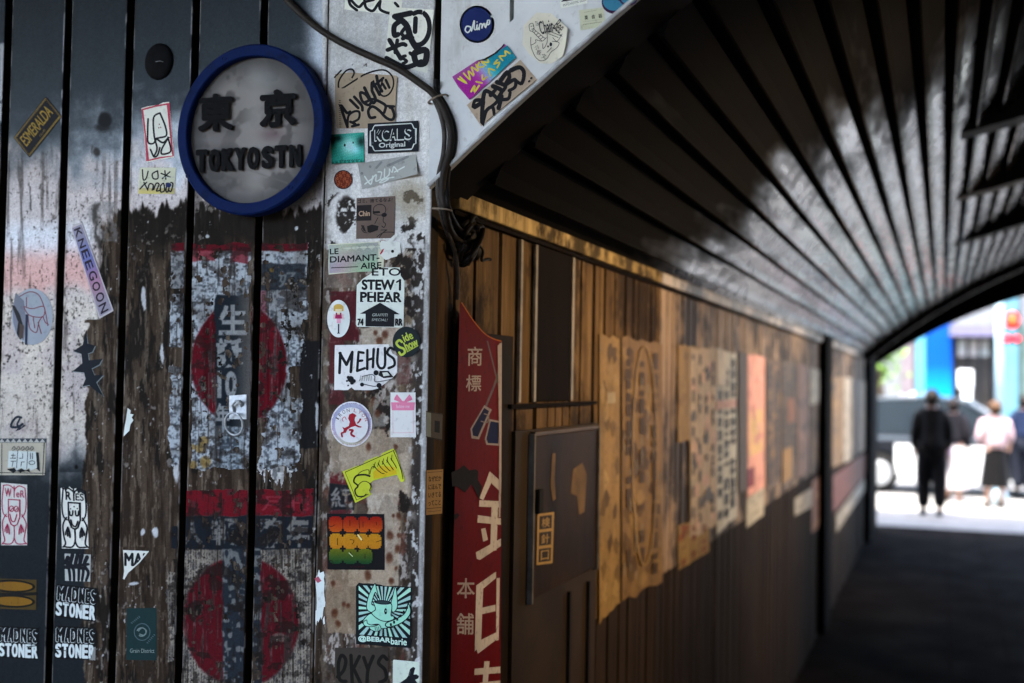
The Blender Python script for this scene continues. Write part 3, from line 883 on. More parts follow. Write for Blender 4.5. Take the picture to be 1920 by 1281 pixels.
MB().box(-60, 29.5, -.1, 60, 34, 0.03, .01).build('far_pavement', ground_mat('far_paving', '9a9792', '8a8782', .6)); tag(bpy.data.objects['far_pavement'], kind='structure')
sheet('plaza', -40, -40, 40, 1.0, -.02, ground_mat('plaza_paving', '7d7a74', '8b8882', .6))

# ------------------------------------------------------------------ viaduct carrying the tracks, and unseen blockers added to shape the light
M_conc = mat('viaduct_concrete', '6a665f', '55514a', 2, .8)
via = empty('railway_viaduct', (3, 8.6, 0), 'dark concrete railway viaduct over the passage', 'viaduct')
MB().box(-16, YF + .07, 0, XT - .035, 15.5, 7.2).build('abutment', M_conc, via)
MB().box(7.5, YF + .07, 0, 22, 15.5, 7.2).build('abutment', M_conc, via)
MB().box(XT - .034, YF + .07, 3.96, 7.499, 15.5, 7.2).build('deck', M_conc, via)
MB().box(3.6, YF + .16, .005, 3.7, 15.45, 3.60).build('blocker_partition', M_woodd, via)  # unseen partition added to cut the light coming down the passage
can = empty('blocker_canopy', (0, -1.6, 0), 'unseen dark roof on two posts, added to limit the sky light on the steel wall', 'blocker_canopy')  # added roof, out of view, narrows the sky to a band
MB().box(-14, -3.6, 3.90, 14, YF + .02, 4.05).build('roof', mat('blocker_canopy_dark', '2a2826', '1d1b1a', 3, .7), can)  # roof slab of the added blocker, out of view
for x in (-7.5, 7.5): MB().tube([(x, -3.4, -.02), (x, -3.4, 3.9)], .09, 16).build('post', mat('blocker_canopy_dark', '2'), can)
hd = empty('blocker_fence', (-7, -2.9, -.02), 'low dark board fence behind the viewer, added to shade the lower steel wall', 'fence')  # added fence, out of view, shades the lower part of the steel wall
for k in range(14): MB().box(-13 + k * .85, -2.96, -.02, -13 + k * .85 + .84, -2.90, 1.45).build('blocker_board', mat('blocker_fence_dark', '2c2a28', '201e1c', 6, .7), hd)
nb2 = empty('blocker_building', (4, -5, 0), 'unseen dark brick block behind the viewer, added to keep light off the passage', 'building')  # added block, out of view, keeps side light off the passage wall
MB().prism([(2.3, .2, -.02), (9, .2, -.02), (9, -18, -.02), (-3.0, -18, -.02), (.9, -3.2, -.02)], (0, 0, 3.9)).build('wall', mat('blocker_brick', '33291f', '261f1a', 5, .8), nb2)  # wall of the added blocker, out of view

# ------------------------------------------------------------------ round station sign
SGO = .045
sc_ = front(467, 243, SGO)
rad = (front(467, 85, SGO) - front(467, 404, SGO)).length / 2
sign = empty('station_sign', (sc_.x, YF, sc_.z), 'round sign with a thick blue rim and black raised letters on a clouded disc', 'sign')
def sgn(px, py, off=0.0): return front(px, py, SGO + off)
M_blue = mat('chalky_blue', '091c48', '050d20', 30, .65, 0, (1, 1, 1), .06, .1, .52, .74)
M_blue_w = M_blue
rim = MB(); ri = rad * .862
rim.lathe([(ri, -.020), (ri, .000), (ri + .002, .0025), (rad - .003, .0025), (rad, -.0005), (rad, -.026), (ri, -.026), (ri, -.020)], (0, 0, 0), 'y', 96)
bmesh.ops.transform(rim.bm, matrix=Matrix.Translation((sc_.x, YF - SGO, sc_.z)) @ Matrix.Scale(-1, 4, (0, 1, 0)), verts=rim.bm.verts)
_r = rim.build('rim', M_blue, sign)
_r.data.polygons.foreach_set('use_smooth', [False] * len(_r.data.polygons))
# clouded disc
n = 150
xs = np.linspace(-ri - .001, ri + .001, n); X, Z = np.meshgrid(xs, xs)
keep = ((X[:-1, :-1] + (xs[1] - xs[0]) / 2) ** 2 + (Z[:-1, :-1] + (xs[1] - xs[0]) / 2) ** 2) < (ri + .0006) ** 2
pu, pv = proj(X + sc_.x, np.full_like(X, YF - SGO + .012), Z + sc_.z)
g1 = fbm(60, 60, 201, 3, .45, pu, pv); g2 = fbm(26, 26, 202, 3, .5, pu, pv)
cc = np.ones(pu.shape + (3,)) * C3('57524d')
cc = blend(cc, ss(.42, .62, g1) * .9, '7a756f'); cc = blend(cc, ss(.5, .64, g2) * .75, '3a3631')
cen = np.exp(-((pu - 480) / 26) ** 2) * ss(80, 130, pv); cc = blend(cc, cen * .85, '85817b')
cc = blend(cc, np.exp(-((pu - 505) / 46) ** 2 - ((pv - 140) / 30) ** 2) * .6, '787d7c')
cc = blend(cc, np.exp(-((pu - 400) / 60) ** 2 - ((pv - 262) / 14) ** 2) * .45, '7d7777')
cc = blend(cc, np.exp(-((pu - 510) / 22) ** 2 - ((pv - 252) / 12) ** 2) * .6, '573d40')
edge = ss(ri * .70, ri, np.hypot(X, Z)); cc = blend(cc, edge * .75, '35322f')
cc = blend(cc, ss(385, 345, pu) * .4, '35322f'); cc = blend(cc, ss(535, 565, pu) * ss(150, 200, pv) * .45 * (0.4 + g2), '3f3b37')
cc = blend(cc, np.exp(-((pv - (315 + (pu - 455) * .34)) / 1.6) ** 2) * (pu > 452) * (pu < 540) * .5, '5a554f')
me, used = grid_mesh('disc', X, np.zeros_like(X), Z, keep)
attr(me, 'Tint', 'FLOAT_COLOR', rgba(tolin(cc)).reshape(-1, 4)[used])
dk = link('disc', me, [vcol_mat('clouded_acrylic', .4, spec=.15, bumpk=0.03, detail=False)], sign, (0, -SGO + .012, 0)); me.shade_smooth()
MB().lathe([(0, .0), (ri + .004, .0), (ri + .004, .02), (0, .02)], (sc_.x, YF - SGO + .014, sc_.z), 'y', 64).build('back_plate', M_black, sign)
M_let = mat('letter_black', '0d0e11', '08090a', 40, .7, 0, (1, 1, 1), .08)
def raised(t, x0, y0, x1, y1, bold, slope=0.0, th=.006, x0b=None):
    V, T = text_tris(t, bold); mb = MB()
    def at(x, y, o): 
        px = x0 + x * (x1 - x0); return front(px, y1 - y * (y1 - y0) + slope * (px - x0), SGO - .012 + o)
    fr = [mb.bm.verts.new(at(x, y, th)) for x, y in V]; bk = [mb.bm.verts.new(at(x, y, .0002)) for x, y in V]
    cnt = {}
    for tr in T:
        for a, b in ((0, 1), (1, 2), (2, 0)):
            e = (tr[a], tr[b]); cnt[frozenset(e)] = cnt.get(frozenset(e), []) + [e]
    for tr in T:
        try: mb.bm.faces.new([fr[i] for i in tr])
        except ValueError: pass
    for k, es in cnt.items():
        if len(es) == 1:
            a, b = es[0]
            try: mb.bm.faces.new((fr[a], fr[b], bk[b], bk[a]))
            except ValueError: pass
    return mb
def heavy(t, x0, y0, x1, y1, slope, fat, base=.0, name='character'):
    """a character thickened by stacking shifted copies of itself, one solid piece"""
    out = None
    shifts = [(0, 0)] + [(fat * math.cos(k * PI_ / 4), fat * math.sin(k * PI_ / 4)) for k in range(8)]
    for k, (dx, dy) in enumerate(shifts):
        m_ = raised(t, x0 + dx, y0 + dy, x1 + dx, y1 + dy, base, slope, .006 + k * .00006)
        if out is None: out = m_
        else:
            me = bpy.data.meshes.new('tmp'); m_.bm.to_mesh(me); m_.bm.free(); out.bm.from_mesh(me); bpy.data.meshes.remove(me)
    out.build(name, M_let, sign)
PI_ = math.pi
for ch, x0, y0, x1, y1, f_ in (('東', 373, 180, 435, 246, 2.6), ('京', 489, 172, 552, 238, 3.0)): heavy(ch, x0, y0, x1, y1, -.06, f_)
xx = [(368, 388, 'T'), (392, 412, 'O'), (416, 438, 'K'), (440, 461, 'Y'), (464, 485, 'O'), (491, 512, 'S'), (516, 538, 'T'), (543, 564, 'N')]
for a, b, ch in xx:
    yo = (a - 367) * -.055
    heavy(ch, a + 1, 283 + yo, b - 1, 322 + yo, -.05, 2.1, .02, 'letter')

for px, py in ((421, 110), (545, 352), (352, 330), (588, 190)):
    c = front(px, py, SGO + .0025)
    MB().lathe([(0, .0022), (.0032, .0018), (.0042, .0), (.0042, -.001)], (c.x, c.y, c.z), 'y', 10).build('screw', mat('rusty_screw', '1d1815', '33261c', 200, .7), sign)
# ------------------------------------------------------------------ small iron things on the steel wall
c = front(299, 116, 0)
mb = MB(); mb.lathe([(.0, .008), (.010, .008), (.026, .0072), (.031, .005), (.0325, .003), (.0325, 0)], (0, 0, 0), 'y', 18)
bmesh.ops.transform(mb.bm, matrix=Matrix.Translation((c.x, YF, c.z)) @ Matrix.Scale(-1, 4, (0, 1, 0)) @ Matrix.Scale(1.1, 4, (0, 0, 1)), verts=mb.bm.verts)
bad = mb.build('rubber_cap', mat('black_rubber', '0f1012', '08090a', 60, .75, 0, (1, 1, 1), .06), None, (c.x, YF, c.z))
tag(bad, 'black rubber cap fixed to the wall, up and left of the round sign', 'cap')
mb = MB(); mb.tube([front(292, 116, .0085), front(299, 114.5, .0088), front(306, 116, .0085)], .0008, 6); mb.build('scratch_mark', mat('worn_grey', '6a6c6e'), bad)

pl = empty('ring_pull', front(446, 780, 0), 'silver ring pull hanging from a small plate on the torn poster', 'ring pull')
M_ss = mat('bright_steel', 'c4c8ca', '9a9ea2', 60, .42, .6)
mb = MB(); mb.prism([front(*p, .0012) for p in ((431, 742), (463, 740), (463, 786), (431, 786))], (0, -.002, 0)); mb.build('plate', M_ss, pl)
mb = MB(); mb.tube([front(440, 772, .003), front(436, 760, .009), front(442, 752, .013), front(450, 752, .012), front(453, 758, .006), front(453, 762, .002)], .0026, 10); mb.build('hook', M_ss, pl)
cc_ = front(441, 795, .007); rr = (front(441, 775, .007) - front(441, 817, .007)).length / 2
mb = MB(); mb.tube([cc_ + Vector((rr * .92 * math.cos(a), -.004 - .004 * math.sin(a), rr * math.sin(a))) for a in [k * 2 * math.pi / 40 for k in range(40)]], .0021, 10, closed=True); mb.build('ring', M_ss, pl)

# cable bundle
M_cab = mat('cable_brown', '2e2823', '211d19', 60, .5)
M_cab2 = mat('cable_grey', '4a4540', '332f2b', 60, .5)
def cable(name, pts, r, m, label, parent=None):
    o = MB().tube(smooth_pts(pts, 10), r, 12).build(name, m, parent, None if parent else Vector(pts[0]))
    if label: tag(o, label, 'cable', 'cables running down the corner')
    return o
ca = cable('cable', [front(500, -45, .012), front(540, 2, .012), front(590, 48, .012), front(640, 80, .012), front(700, 108, .012), front(745, 128, .013), (front(790, 158, .018)), front(812, 176, .022), front(832, 205, .024), front(845, 245, .024), front(843, 285, .022), front(833, 320, .02), front(829, 360, .018), front(835, 395, .012), post(842, 425, .02), side(856, 448, .02), side(872, 452, .028)], .0062, M_cab, 'thick brown cable sagging across the top of the white corner panel')
cable('cable', [front(814, 186, .014), front(826, 215, .014), front(833, 250, .013), front(831, 290, .012), front(823, 325, .012), front(821, 360, .012), front(826, 390, .01), post(834, 425, .014), side(852, 470, .018), side(858, 520, .012), side(857, 562, .008)], .0042, M_cab2, 'thin grey cable tied beside the thick one at the corner')
cable('cable', [front(817, 150, .010), front(820, 172, .012), front(836, 200, .016), front(851, 240, .016), front(851, 280, .015), front(842, 310, .014), front(838, 350, .012), front(842, 392, .01), side(862, 430, .03), side(880, 440, .035)], .0045, mat('cable_black', '1a1816', '121110', 60, .5), 'black cable behind the other two at the corner')
M_clip = mat('cable_tie', '8a7d6c', '6a5f52', 40, .5)
for (px, py, n_, rot, lab) in ((821, 186, front, .3, 'pale cable tie holding the cables just under the dark gap'), (829, 393, front, -.1, 'pale cable tie holding the cables above the coil')):
    c = n_(px, py, .016)
    mb = MB(); mb.tube([c + Vector((.017 * math.cos(a), -.012 * math.sin(a), .004 * math.cos(a) * rot * 5)) for a in [k * 2 * math.pi / 20 for k in range(20)]], .0018, 8, closed=True)
    tag(mb.build('cable_tie', M_clip, None, c), lab, 'cable tie', 'ties round the corner cables')
# tangled coil
mb = MB(); r_ = random.Random(5)
for k in range(9):
    cx, cy = 884 + r_.uniform(-12, 8), 448 + r_.uniform(-16, 18); a, b = r_.uniform(10, 24), r_.uniform(16, 34); ph = r_.uniform(0, 3)
    o = r_.uniform(.01, .04)
    pts = [side(cx + a * math.cos(t + ph) , cy + b * math.sin(t), o + .01 * math.sin(2 * t + ph)) for t in [j * .32 for j in range(17)]]
    mb.tube(smooth_pts(pts, 3), .0045, 8)
mb.tube(smooth_pts([side(890, 452, .03), side(905, 470, .03), side(903, 488, .03), side(914, 486, .02), side(920, 487, .02)], 4), .003, 8)
mb.ball(side(878, 446, .02), .022, (.7, .9, 1.2)); mb.ball(side(892, 470, .02), .016, (.7, .9, 1.2))
tag(mb.build('cable_coil', mat('coil_black', '0f0d0c', '171310', 60, .55), None, side(884, 450, 0)), 'tangle of black wire hanging under the beam at the corner', 'cable coil')

# ------------------------------------------------------------------ two big torn bills on the steel wall
def bill(name, label, c, keepm, x0, x1, y0, y1, off):
    obs = []
    X0, X1 = front(x0, 640).x, front(x1, 640).x
    z0, z1 = front(460, y1).z, front(460, y0).z
    xs = np.arange(X0, X1, .0013); zs = np.arange(z0, z1, .0013)
    X, Z = np.meshgrid(xs, zs)
    pu, pv = proj(X, np.full_like(X, YF - off), Z)
    k = sample(keepm, pu, pv)
    G = np.zeros_like(X, bool)
    for a, b in zip(edges[:-1], edges[1:]):
        if b[0] is None: continue
        xa, xb = MID(a[1]) - .0006, MID(b[0]) + .0006
        G |= (X > xa) & (X < xb)
    kv = (k > .5) & ~G
    kf = kv[:-1, :-1] & kv[1:, :-1] & kv[:-1, 1:] & kv[1:, 1:]
    lift = sample(fbm(20, 30, 300, 4), pu, pv)
    me, used = grid_mesh(name, X - X0, -(off + .0007 * lift) + 0 * X - .0016 * 0, Z - z0, kf)
    attr(me, 'Tint', 'FLOAT_COLOR', rgba(tolin(sample(c, pu, pv))).reshape(-1, 4)[used])
    o = link(name, me, [vcol_mat('old_bill_paper', .75, spec=.03, bumpk=.25)], None, (X0, YF, z0)); me.shade_smooth()
    return tag(o, label, 'poster', 'torn bills on the steel wall')
fl = N_flk * .6 + N_fine * .4
def paper(c0, dirt='5a5650'):
    c = np.ones((HH, HW, 3), np.float32) * C3(c0)
    c = blend(c, ss(.45, .7, N_mid) * .5, dirt); c = blend(c, ss(.55, .68, N_fine) * .6, '3a3c40'); return c
news = ((np.sin(gx * 1.25 + 2 * wob[0]) > -.2) & (vnoise(2.2, 2.4, 91) > .46)).astype(np.float32)
# upper bill
c = paper('b2babe')
c = blend(c, box(340, 350, 540, 640, 4) * .7, '5c6b74')
tx = blur(((vnoise(3.4, 3.2, 93) > .55) & (fbm(14, 9, 94, 2) > .5)).astype(np.float32)) * ss(470, 480, gy); c = blend(c, tx * .6, '2b3138')
c = blend(c, box(320, 576, 455, 471, 5), '5a1720'); c = blend(c, box(360, 405, 470, 492, 9) * .8, '8a2a33'); c = blend(c, box(436, 462, 470, 492, 9) * .8, '7c2630')
c = blend(c, box(486, 572, 495, 545, 8) * .85, '23282d'); m = blur(text_mask('好', 522, 508, 556, 540, .02)); c = blend(c, m * .6, '8d9290')
D = disc(448, 682, 90, 112, 3); c = blend(c, D * .95, '5c0d17'); c = blend(c, D * ss(.42, .66, N_str) * .6, '38090f')
c = blend(c, D * ss(.56, .62, fl) * .8, '4f4a46'); c = blend(c, D * ss(.60, .66, N_str2) * .6, '8a8580')
dc = box(404, 470, 552, 800, 5); c = blend(c, dc, '20262c'); c = blend(c, dc * ss(432, 470, gx) * .55, '8b8378')
for t, a in (('生', (410, 572, 462, 628)), ('誕', (406, 634, 456, 690)), ('10', (408, 696, 444, 746)), ('年', (404, 756, 430, 800))):
    m = text_mask(t, *a, .035); c = blend(c, blur(m) * .85 * ss(.72, .55, fl), 'a3a6a4')
c = blend(c, box(485, 500, 545, 800, 4) * .5, '6a1520')
for (x, y, r) in ((383, 828, 9), (374, 842, 8), (362, 838, 5), (386, 866, 10), (362, 872, 8), (352, 545, 4), (510, 508, 4)): c = blend(c, disc(x, y, r, r, 4, .3) * .75, '8a6a2c')
c = blend(c, box(402, 455, 800, 880, 4) * .35, '5f7078'); m = blur(text_mask('厳', 408, 822, 450, 870, .03)); c = blend(c, m * .7, '262c33')
c = blend(c, ss(.54, .62, N_str2 * .6 + fl * .4) * (.6 - .5 * dc), '2a2420'); c = blend(c, ss(.56, .64, fbm(26, 18, 311, 5, .62)) * (.6 - .5 * dc), '241f1c')
K = (box(358, 470, 456, 880, 7) + box(482, 576, 456, 600, 7) + box(478, 545, 560, 800, 6) + box(482, 566, 520, 690, 12) + box(484, 562, 744, 882, 14) + box(319, 347, 456, 542, 5) + box(318, 346, 550, 652, 5) + box(316, 344, 690, 872, 10))
K = np.clip(K, 0, 1) * ss(.66, .59, fl + .22 * (N_str - .5)) * (1 - box(500, 562, 690, 744, 8) * ss(540, 548, gx))
K = np.maximum(K, D * (1 - box(400, 472, 500, 900, 3)) * ss(.64, .60, fl + .12 * (N_str - .5)))
bill('torn_bill', 'torn bill with a red disc behind pale characters, under the round sign', c, K, 312, 582, 450, 890, .0012)
# lower bill
c = paper('8f8678', '4e4a44')
c = blend(c, news * (1 - box(416, 492, 1020, 1300, 2)) * .65, '35312d')
c = blend(c, box(300, 596, 918, 968, 5), '6b1720'); c = blend(c, box(300, 596, 918, 968, 5) * ss(.52, .66, fl) * .7, '4a3634')
m = blur(text_mask('月刊', 490, 930, 580, 958, .01)) * ss(.62, .5, fl); c = blend(c, m * .45, 'a05058')
c = blend(c, box(300, 596, 968, 1030, 4), '1d2126')
for t, a in (('人', (342, 975, 380, 1022)), ('報', (396, 970, 450, 1024)), ('務', (488, 970, 532, 1028)), ('年', (538, 968, 580, 1026))):
    m = text_mask(t, *a, .04); c = blend(c, blur(m) * .8 * ss(.66, .5, fl), '8a867e')
D = disc(452, 1165, 108, 122, 3); c = blend(c, D * .93, '4f0d15'); c = blend(c, D * ss(.5, .7, N_str) * .4, '480c14'); c = blend(c, D * ss(.58, .63, fl) * .75, '4a4038'); c = blend(c, D * ss(.60, .66, N_str2) * .5, '7b746c')
dc = box(418, 490, 1028, 1300, 4); c = blend(c, dc, '262c32')
m = blur(((vnoise(7, 9, 95) > .5) & (fbm(18, 14, 96, 2) > .42)).astype(np.float32)) * dc; c = blend(c, m * .7, '85857f')
c = blend(c, disc(526, 1195, 16, 9, 8, .2) * .8, '6d5f55')
c = blend(c, ss(.54, .62, N_str2 * .6 + fl * .4) * .7, '241f1b'); c = blend(c, ss(.56, .64, fbm(26, 18, 312, 5, .62)) * .7, '201b18')
K = np.clip(box(342, 470, 918, 1400, 5) + box(476, 592, 918, 1032, 5) + box(476, 586, 1032, 1400, 5) + box(318, 340, 985, 1030, 8) + box(312, 336, 1070, 1240, 12) * .8, 0, 1) * ss(.69, .62, fl + .2 * (N_str - .5))
bill('torn_bill', 'torn bill with a large red disc over newsprint columns, lowest on the wall', c, K, 306, 596, 908, 1330, .0013)
# shreds of white paper
M_shred = 'c9d0d4'
c = paper('d0d0cb'); K = box(478, 556, 878, 930, 10) * ss(905, 880, gy + (fbm(7, 40, 97, 3) - .5) * 90); 
bill('paper_remnant', 'white paper shreds between the two red disc bills', c, np.clip(K * 1.4, 0, 1) * ss(.66, .6, fl), 478, 592, 870, 940, .0011)

# ------------------------------------------------------------------ stickers
SG = 'stickers on the steel wall'
def zz(ox, oy, k, *pts): return [(ox + x / k, oy + y / k) for x, y in pts]
WHT, BLK, KRA = 'b9c1c4', '14161a', '867a6c'
def jag(pts, amp, seed, n=5):
    """a torn outline: every edge broken into small steps"""
    r = random.Random(seed); out = []
    for (a, b), (c, d) in zip(pts, pts[1:] + pts[:1]):
        for k in range(n):
            t = k / n; j = 0 if k == 0 else amp
            out.append((a + (c - a) * t + r.uniform(-j, j), b + (d - b) * t + r.uniform(-j, j)))
    return out
def ellp(cu=50, cv=50, ru=50, rv=50, n=44): return [(cu + ru * math.cos(2 * math.pi * k / n), cv + rv * math.sin(2 * math.pi * k / n)) for k in range(n)]
def rnd_(r=6, a=1.0):
    out = []
    for cx, cy, s in ((100 - r, r * a, -90), (100 - r, 100 - r * a, 0), (r, 100 - r * a, 90), (r, r * a, 180)):
        out += [(cx + r * math.cos(math.radians(s + t)), cy + r * a * math.sin(math.radians(s + t))) for t in (0, 30, 60, 90)]
    return out

# --- left panels
a = Art(zz(0, 0, 2.98, (75, 770), (255, 540), (345, 650), (163, 880)), '15161a')
for m_, w in ((4, 1.1), (8, .6)): a.line([(m_ / 2, m_), (100 - m_ / 2, m_), (100 - m_ / 2, 100 - m_), (m_ / 2, 100 - m_), (m_ / 2, m_)], w, '7d6a34', sm=False)
a.text('ESMERALDA', 9, 20, 91, 66, '86722f', .012); a.text('CLUB', 42, 76, 58, 84, '6b5b2c')
a.done('sticker', 'black diamond tilted sticker with gold letters and border on the second panel', 'sticker', SG)

a = Art(zz(0, 0, 2.98, (790, 605), (945, 570), (972, 880), (820, 908)), WHT, jag([(0, 0), (100, 0), (100, 100), (0, 100)], 1.5, 1))
a.line([(3, 3), (50, 2), (96, 3), (95, 50), (97, 97), (50, 96), (4, 97), (5, 50), (3, 3)], 3.2, 'a03a52', sm=False)
for p in ([(20, 22), (14, 45), (12, 64), (30, 68), (44, 60)], [(64, 16), (40, 22), (36, 55), (42, 78), (30, 90)], [(64, 16), (78, 40), (80, 58), (56, 60), (42, 60)], [(46, 62), (66, 70), (88, 62), (60, 80), (58, 90), (90, 88), (86, 66)], [(18, 78), (28, 92), (42, 90), (52, 78)]): a.line(p, 3.4, BLK)
for u, v in ((55, 42), (62, 42), (58, 36)): a.ell(u, v, 2, 1.5, '702a3c')
a.done('sticker', 'white sticker with wavy red border and black drips left of the round sign', 'sticker', SG)

a = Art(zz(0, 0, 2.98, (780, 937), (983, 937), (975, 1085), (772, 1083)), 'a9b0a6')
a.rect(0, 78, 100, 100, '9f9c74'); a.rect(0, 88, 60, 100, 'a8a36c')
for p in ([(8, 8), (12, 46), (20, 40), (24, 14)], [(50, 12), (36, 24), (40, 42), (52, 40), (50, 14)], [(70, 12), (74, 44)], [(60, 22), (86, 36)], [(84, 16), (64, 42)], [(4, 82), (14, 66), (22, 56)], [(14, 56), (26, 86)], [(26, 82), (30, 62), (40, 66), (38, 86)], [(42, 84), (48, 60), (56, 64), (50, 88), (60, 86)], [(60, 70), (68, 60), (72, 86), (62, 92), (60, 72)], [(76, 60), (84, 62), (82, 90), (76, 88), (78, 60)], [(88, 56), (94, 62), (90, 90), (84, 86)]): a.line(p, 2.6, '17181c')
a.ell(82, 66, 8, 9, '24315f'); a.line([(54, 36), (98, 36)], 1, '8f9aa0')
a.done('sticker', 'small pale note sticker with scribbled black loops just below the red bordered one', 'sticker', SG)

a = Art(zz(0, 400, 2.98, (455, 50), (635, 545), (555, 590), (395, 75)), '9a9aa8', rnd_(1, 4))
a.field(20, 4, lambda u, v: tuple(np.clip(np.array((.60, .58, .64)) + np.array((.10, -.06, -.04)) * math.exp(-((u - 62) / 16) ** 2) + np.array((-.16, -.10, .06)) * math.exp(-((u - 38) / 18) ** 2), 0, 1)), (2, 8, 98, 92))
for k, ch in enumerate('KNEEGOON'): a.text(ch, 4 + k * 11.9, 24 + (k % 2) * 3, 13.4 + k * 11.9, 82, '2c2430', .035)
a.done('sticker', 'long slanted lilac strip sticker with dark letters running down it', 'sticker', SG)

a = Art(zz(0, 400, 2.98, (65, 420), (295, 420), (295, 735), (65, 735)), '7f8a9c', ellp(), rough=.25)
a.poly([(2, 35), (10, 8), (30, 22), (36, 60), (30, 92), (14, 86), (4, 60)], '5d6478')
a.poly([(0, 30), (7, 30), (20, 46), (28, 66), (22, 92), (12, 80), (16, 60)], '121316'); a.poly([(20, 62), (30, 66), (28, 88), (18, 90)], '4a3c34')
for p in ([(20, 14), (44, 6), (66, 12), (80, 36), (88, 66)], [(30, 32), (50, 36), (78, 32), (76, 50), (44, 48), (30, 34)], [(40, 48), (44, 70), (60, 78), (66, 60), (74, 50)], [(52, 50), (56, 70)], [(76, 50), (82, 60), (90, 64)], [(36, 16), (36, 34)], [(64, 60), (72, 80)]): a.line(p, 1.8, '6b3946')
a.poly([(34, 46), (40, 46), (38, 100), (32, 100)], '1b2740')
a.done('sticker', 'round glossy blue grey sticker with a faded red line drawing on the second panel', 'sticker', SG)

bp = [(482, 650), (489, 728), (532, 740), (515, 775), (492, 783), (496, 822), (572, 814), (555, 845), (512, 868), (528, 905), (578, 903), (538, 945), (580, 1025), (528, 988), (498, 960), (460, 968), (478, 925), (470, 890), (404, 884), (460, 838), (455, 785), (408, 770), (462, 735)]
qd = zz(0, 400, 2.98, (400, 645), (585, 645), (585, 1030), (400, 1030))
nb_ = [((x - 400) / 1.85, (y - 645) / 3.85) for x, y in bp]
cx_, cy_ = 48, 50
a = Art(qd, '5d6a74', [(u + (3 if k % 2 else 2) * (1 if u > cx_ else -.2), v + 1.0) for k, (u, v) in enumerate(nb_)])
a.poly(nb_, '121820')
a.done('sticker', 'black spiky sticker shaped like a thorny branch or fish bone', 'sticker', SG)

a = Art(zz(0, 780, 2.557, (48, 0), (125, 0), (125, 80), (48, 80)), None); a.z = .0008
a.line([(70, 10), (40, 8), (12, 40), (10, 66), (50, 66), (78, 48)], 4.5, '1c2733'); a.line([(60, 20), (44, 52), (60, 62)], 3.5, '1c2733')
a.poly([(30, 92), (62, 62), (70, 70), (84, 54), (98, 58), (60, 84)], '1c2733')
a.done('sticker', 'small dark blue curly logo sticker without backing on the leftmost panel', 'sticker', SG)

a = Art(zz(0, 780, 2.557, (-20, 108), (222, 108), (214, 284), (-20, 284)), '94938c')
a.rect(0, 0, 100, 12, '3a4149'); 
for k in range(8): a.poly([(6 + k * 11.5, 11), (12 + k * 11.5, 1), (18 + k * 11.5, 11)], '8d9294')
for p in ([(12, 14), (12, 98)], [(96, 12), (96, 99)], [(0, 93), (100, 95)]): a.line(p, 1.4, '20252b', sm=False)
for k in range(5): a.line([(32 + k * 9, 30), (36 + k * 9, 22), (39 + k * 9, 28), (34 + k * 9, 33)], 1.2, '3c3f40')
a.poly([(34, 36), (86, 38), (90, 90), (82, 82)], '15181c')
a.poly([(26, 34), (80, 36), (84, 80), (70, 88), (68, 80), (56, 88), (52, 80), (42, 88), (38, 78), (24, 80)], 'a3b0b8')
for p in ([(44, 35), (42, 80)], [(64, 36), (63, 82)], [(31, 46), (39, 46)], [(35, 42), (34, 54), (29, 54), (40, 54)], [(35, 62), (33, 76)], [(30, 62), (41, 62)], [(54, 42), (54, 54), (47, 54)], [(58, 64), (52, 64), (51, 76)], [(70, 40), (70, 56)], [(74, 40), (74, 56)]): a.line(p, 1.3, '20252b', sm=False)
a.ring(73, 66, 6, 5, 1.3, '20252b')
a.poly([(22, 84), (38, 80), (41, 90), (53, 82), (56, 91), (68, 83), (70, 92), (60, 88), (50, 93), (42, 88), (36, 94)], '15181c')
a.done('sticker', 'pale bordered sticker with a ragged white block drawing at the left edge', 'sticker', SG)

def faces(q, ink_, paper_, w, label, cut=False):
    a = Art(q, paper_, [(0, 4), (12, 2), (18, 10), (34, 0), (46, 4), (60, 2), (66, 10), (78, 8), (92, 12), (100, 26), (100, 100), (0, 100)] if cut else None)
    L = lambda *p: a.line(list(p), w, ink_)
    L((50, 4), (50, 22)); L((10, 4), (4, 30), (8, 48), (22, 54)); L((92, 6), (96, 30), (92, 46), (80, 54))
    L((8, 4), (30, 3), (48, 8), (50, 12)); L((92, 6), (70, 3), (54, 8), (50, 14))
    L((20, 50), (6, 62), (8, 80), (14, 92), (4, 98)); L((80, 50), (96, 64), (92, 80), (88, 92), (99, 98))
    a.line([(28, 26), (72, 26), (72, 54), (62, 66), (50, 69), (38, 66), (28, 54), (28, 26)], w, ink_, sm=False)
    L((50, 68), (50, 88), (40, 97), (22, 98), (6, 97)); L((50, 88), (60, 97), (80, 98), (96, 97))
    if cut:
        L((32, 40), (34, 46), (42, 46), (45, 39)); L((54, 39), (56, 46), (64, 46), (67, 39)); L((36, 54), (42, 62), (54, 64), (62, 56)); a.ell(50, 32, 3, 1.2, ink_); a.ell(36, 36, 3, 1, ink_); a.ell(62, 35, 3, 1, ink_)
        a.text('R', 18, 8, 40, 22, ink_, .05); a.text('ES', 56, 10, 88, 22, ink_, .03)
    else:
        for u in (40, 58): a.ring(u, 41, 8, 4.5, w * .8, ink_, n=20); a.line([(u - 4, 44), (u + 4, 40)], w * .8, ink_)
        L((34, 50), (40, 60), (52, 61), (60, 50)); a.text('W', 14, 8, 40, 22, ink_, .02); a.text('eR', 58, 10, 90, 22, ink_, .02)
    for s in (-1, 1):
        for k in range(3): L((50 + s * 26, 66), (50 + s * (20 + 7 * k), 74), (50 + s * (19 + 8 * k), 82 - 2 * k))
    a.done('sticker', label, 'sticker', SG)
faces(zz(0, 780, 2.557, (5, 320), (130, 330), (130, 620), (5, 620)), '8e2a4e', 'a7adb2', 2.2, 'white sticker with a pink outline drawing of a face, on the leftmost panel')
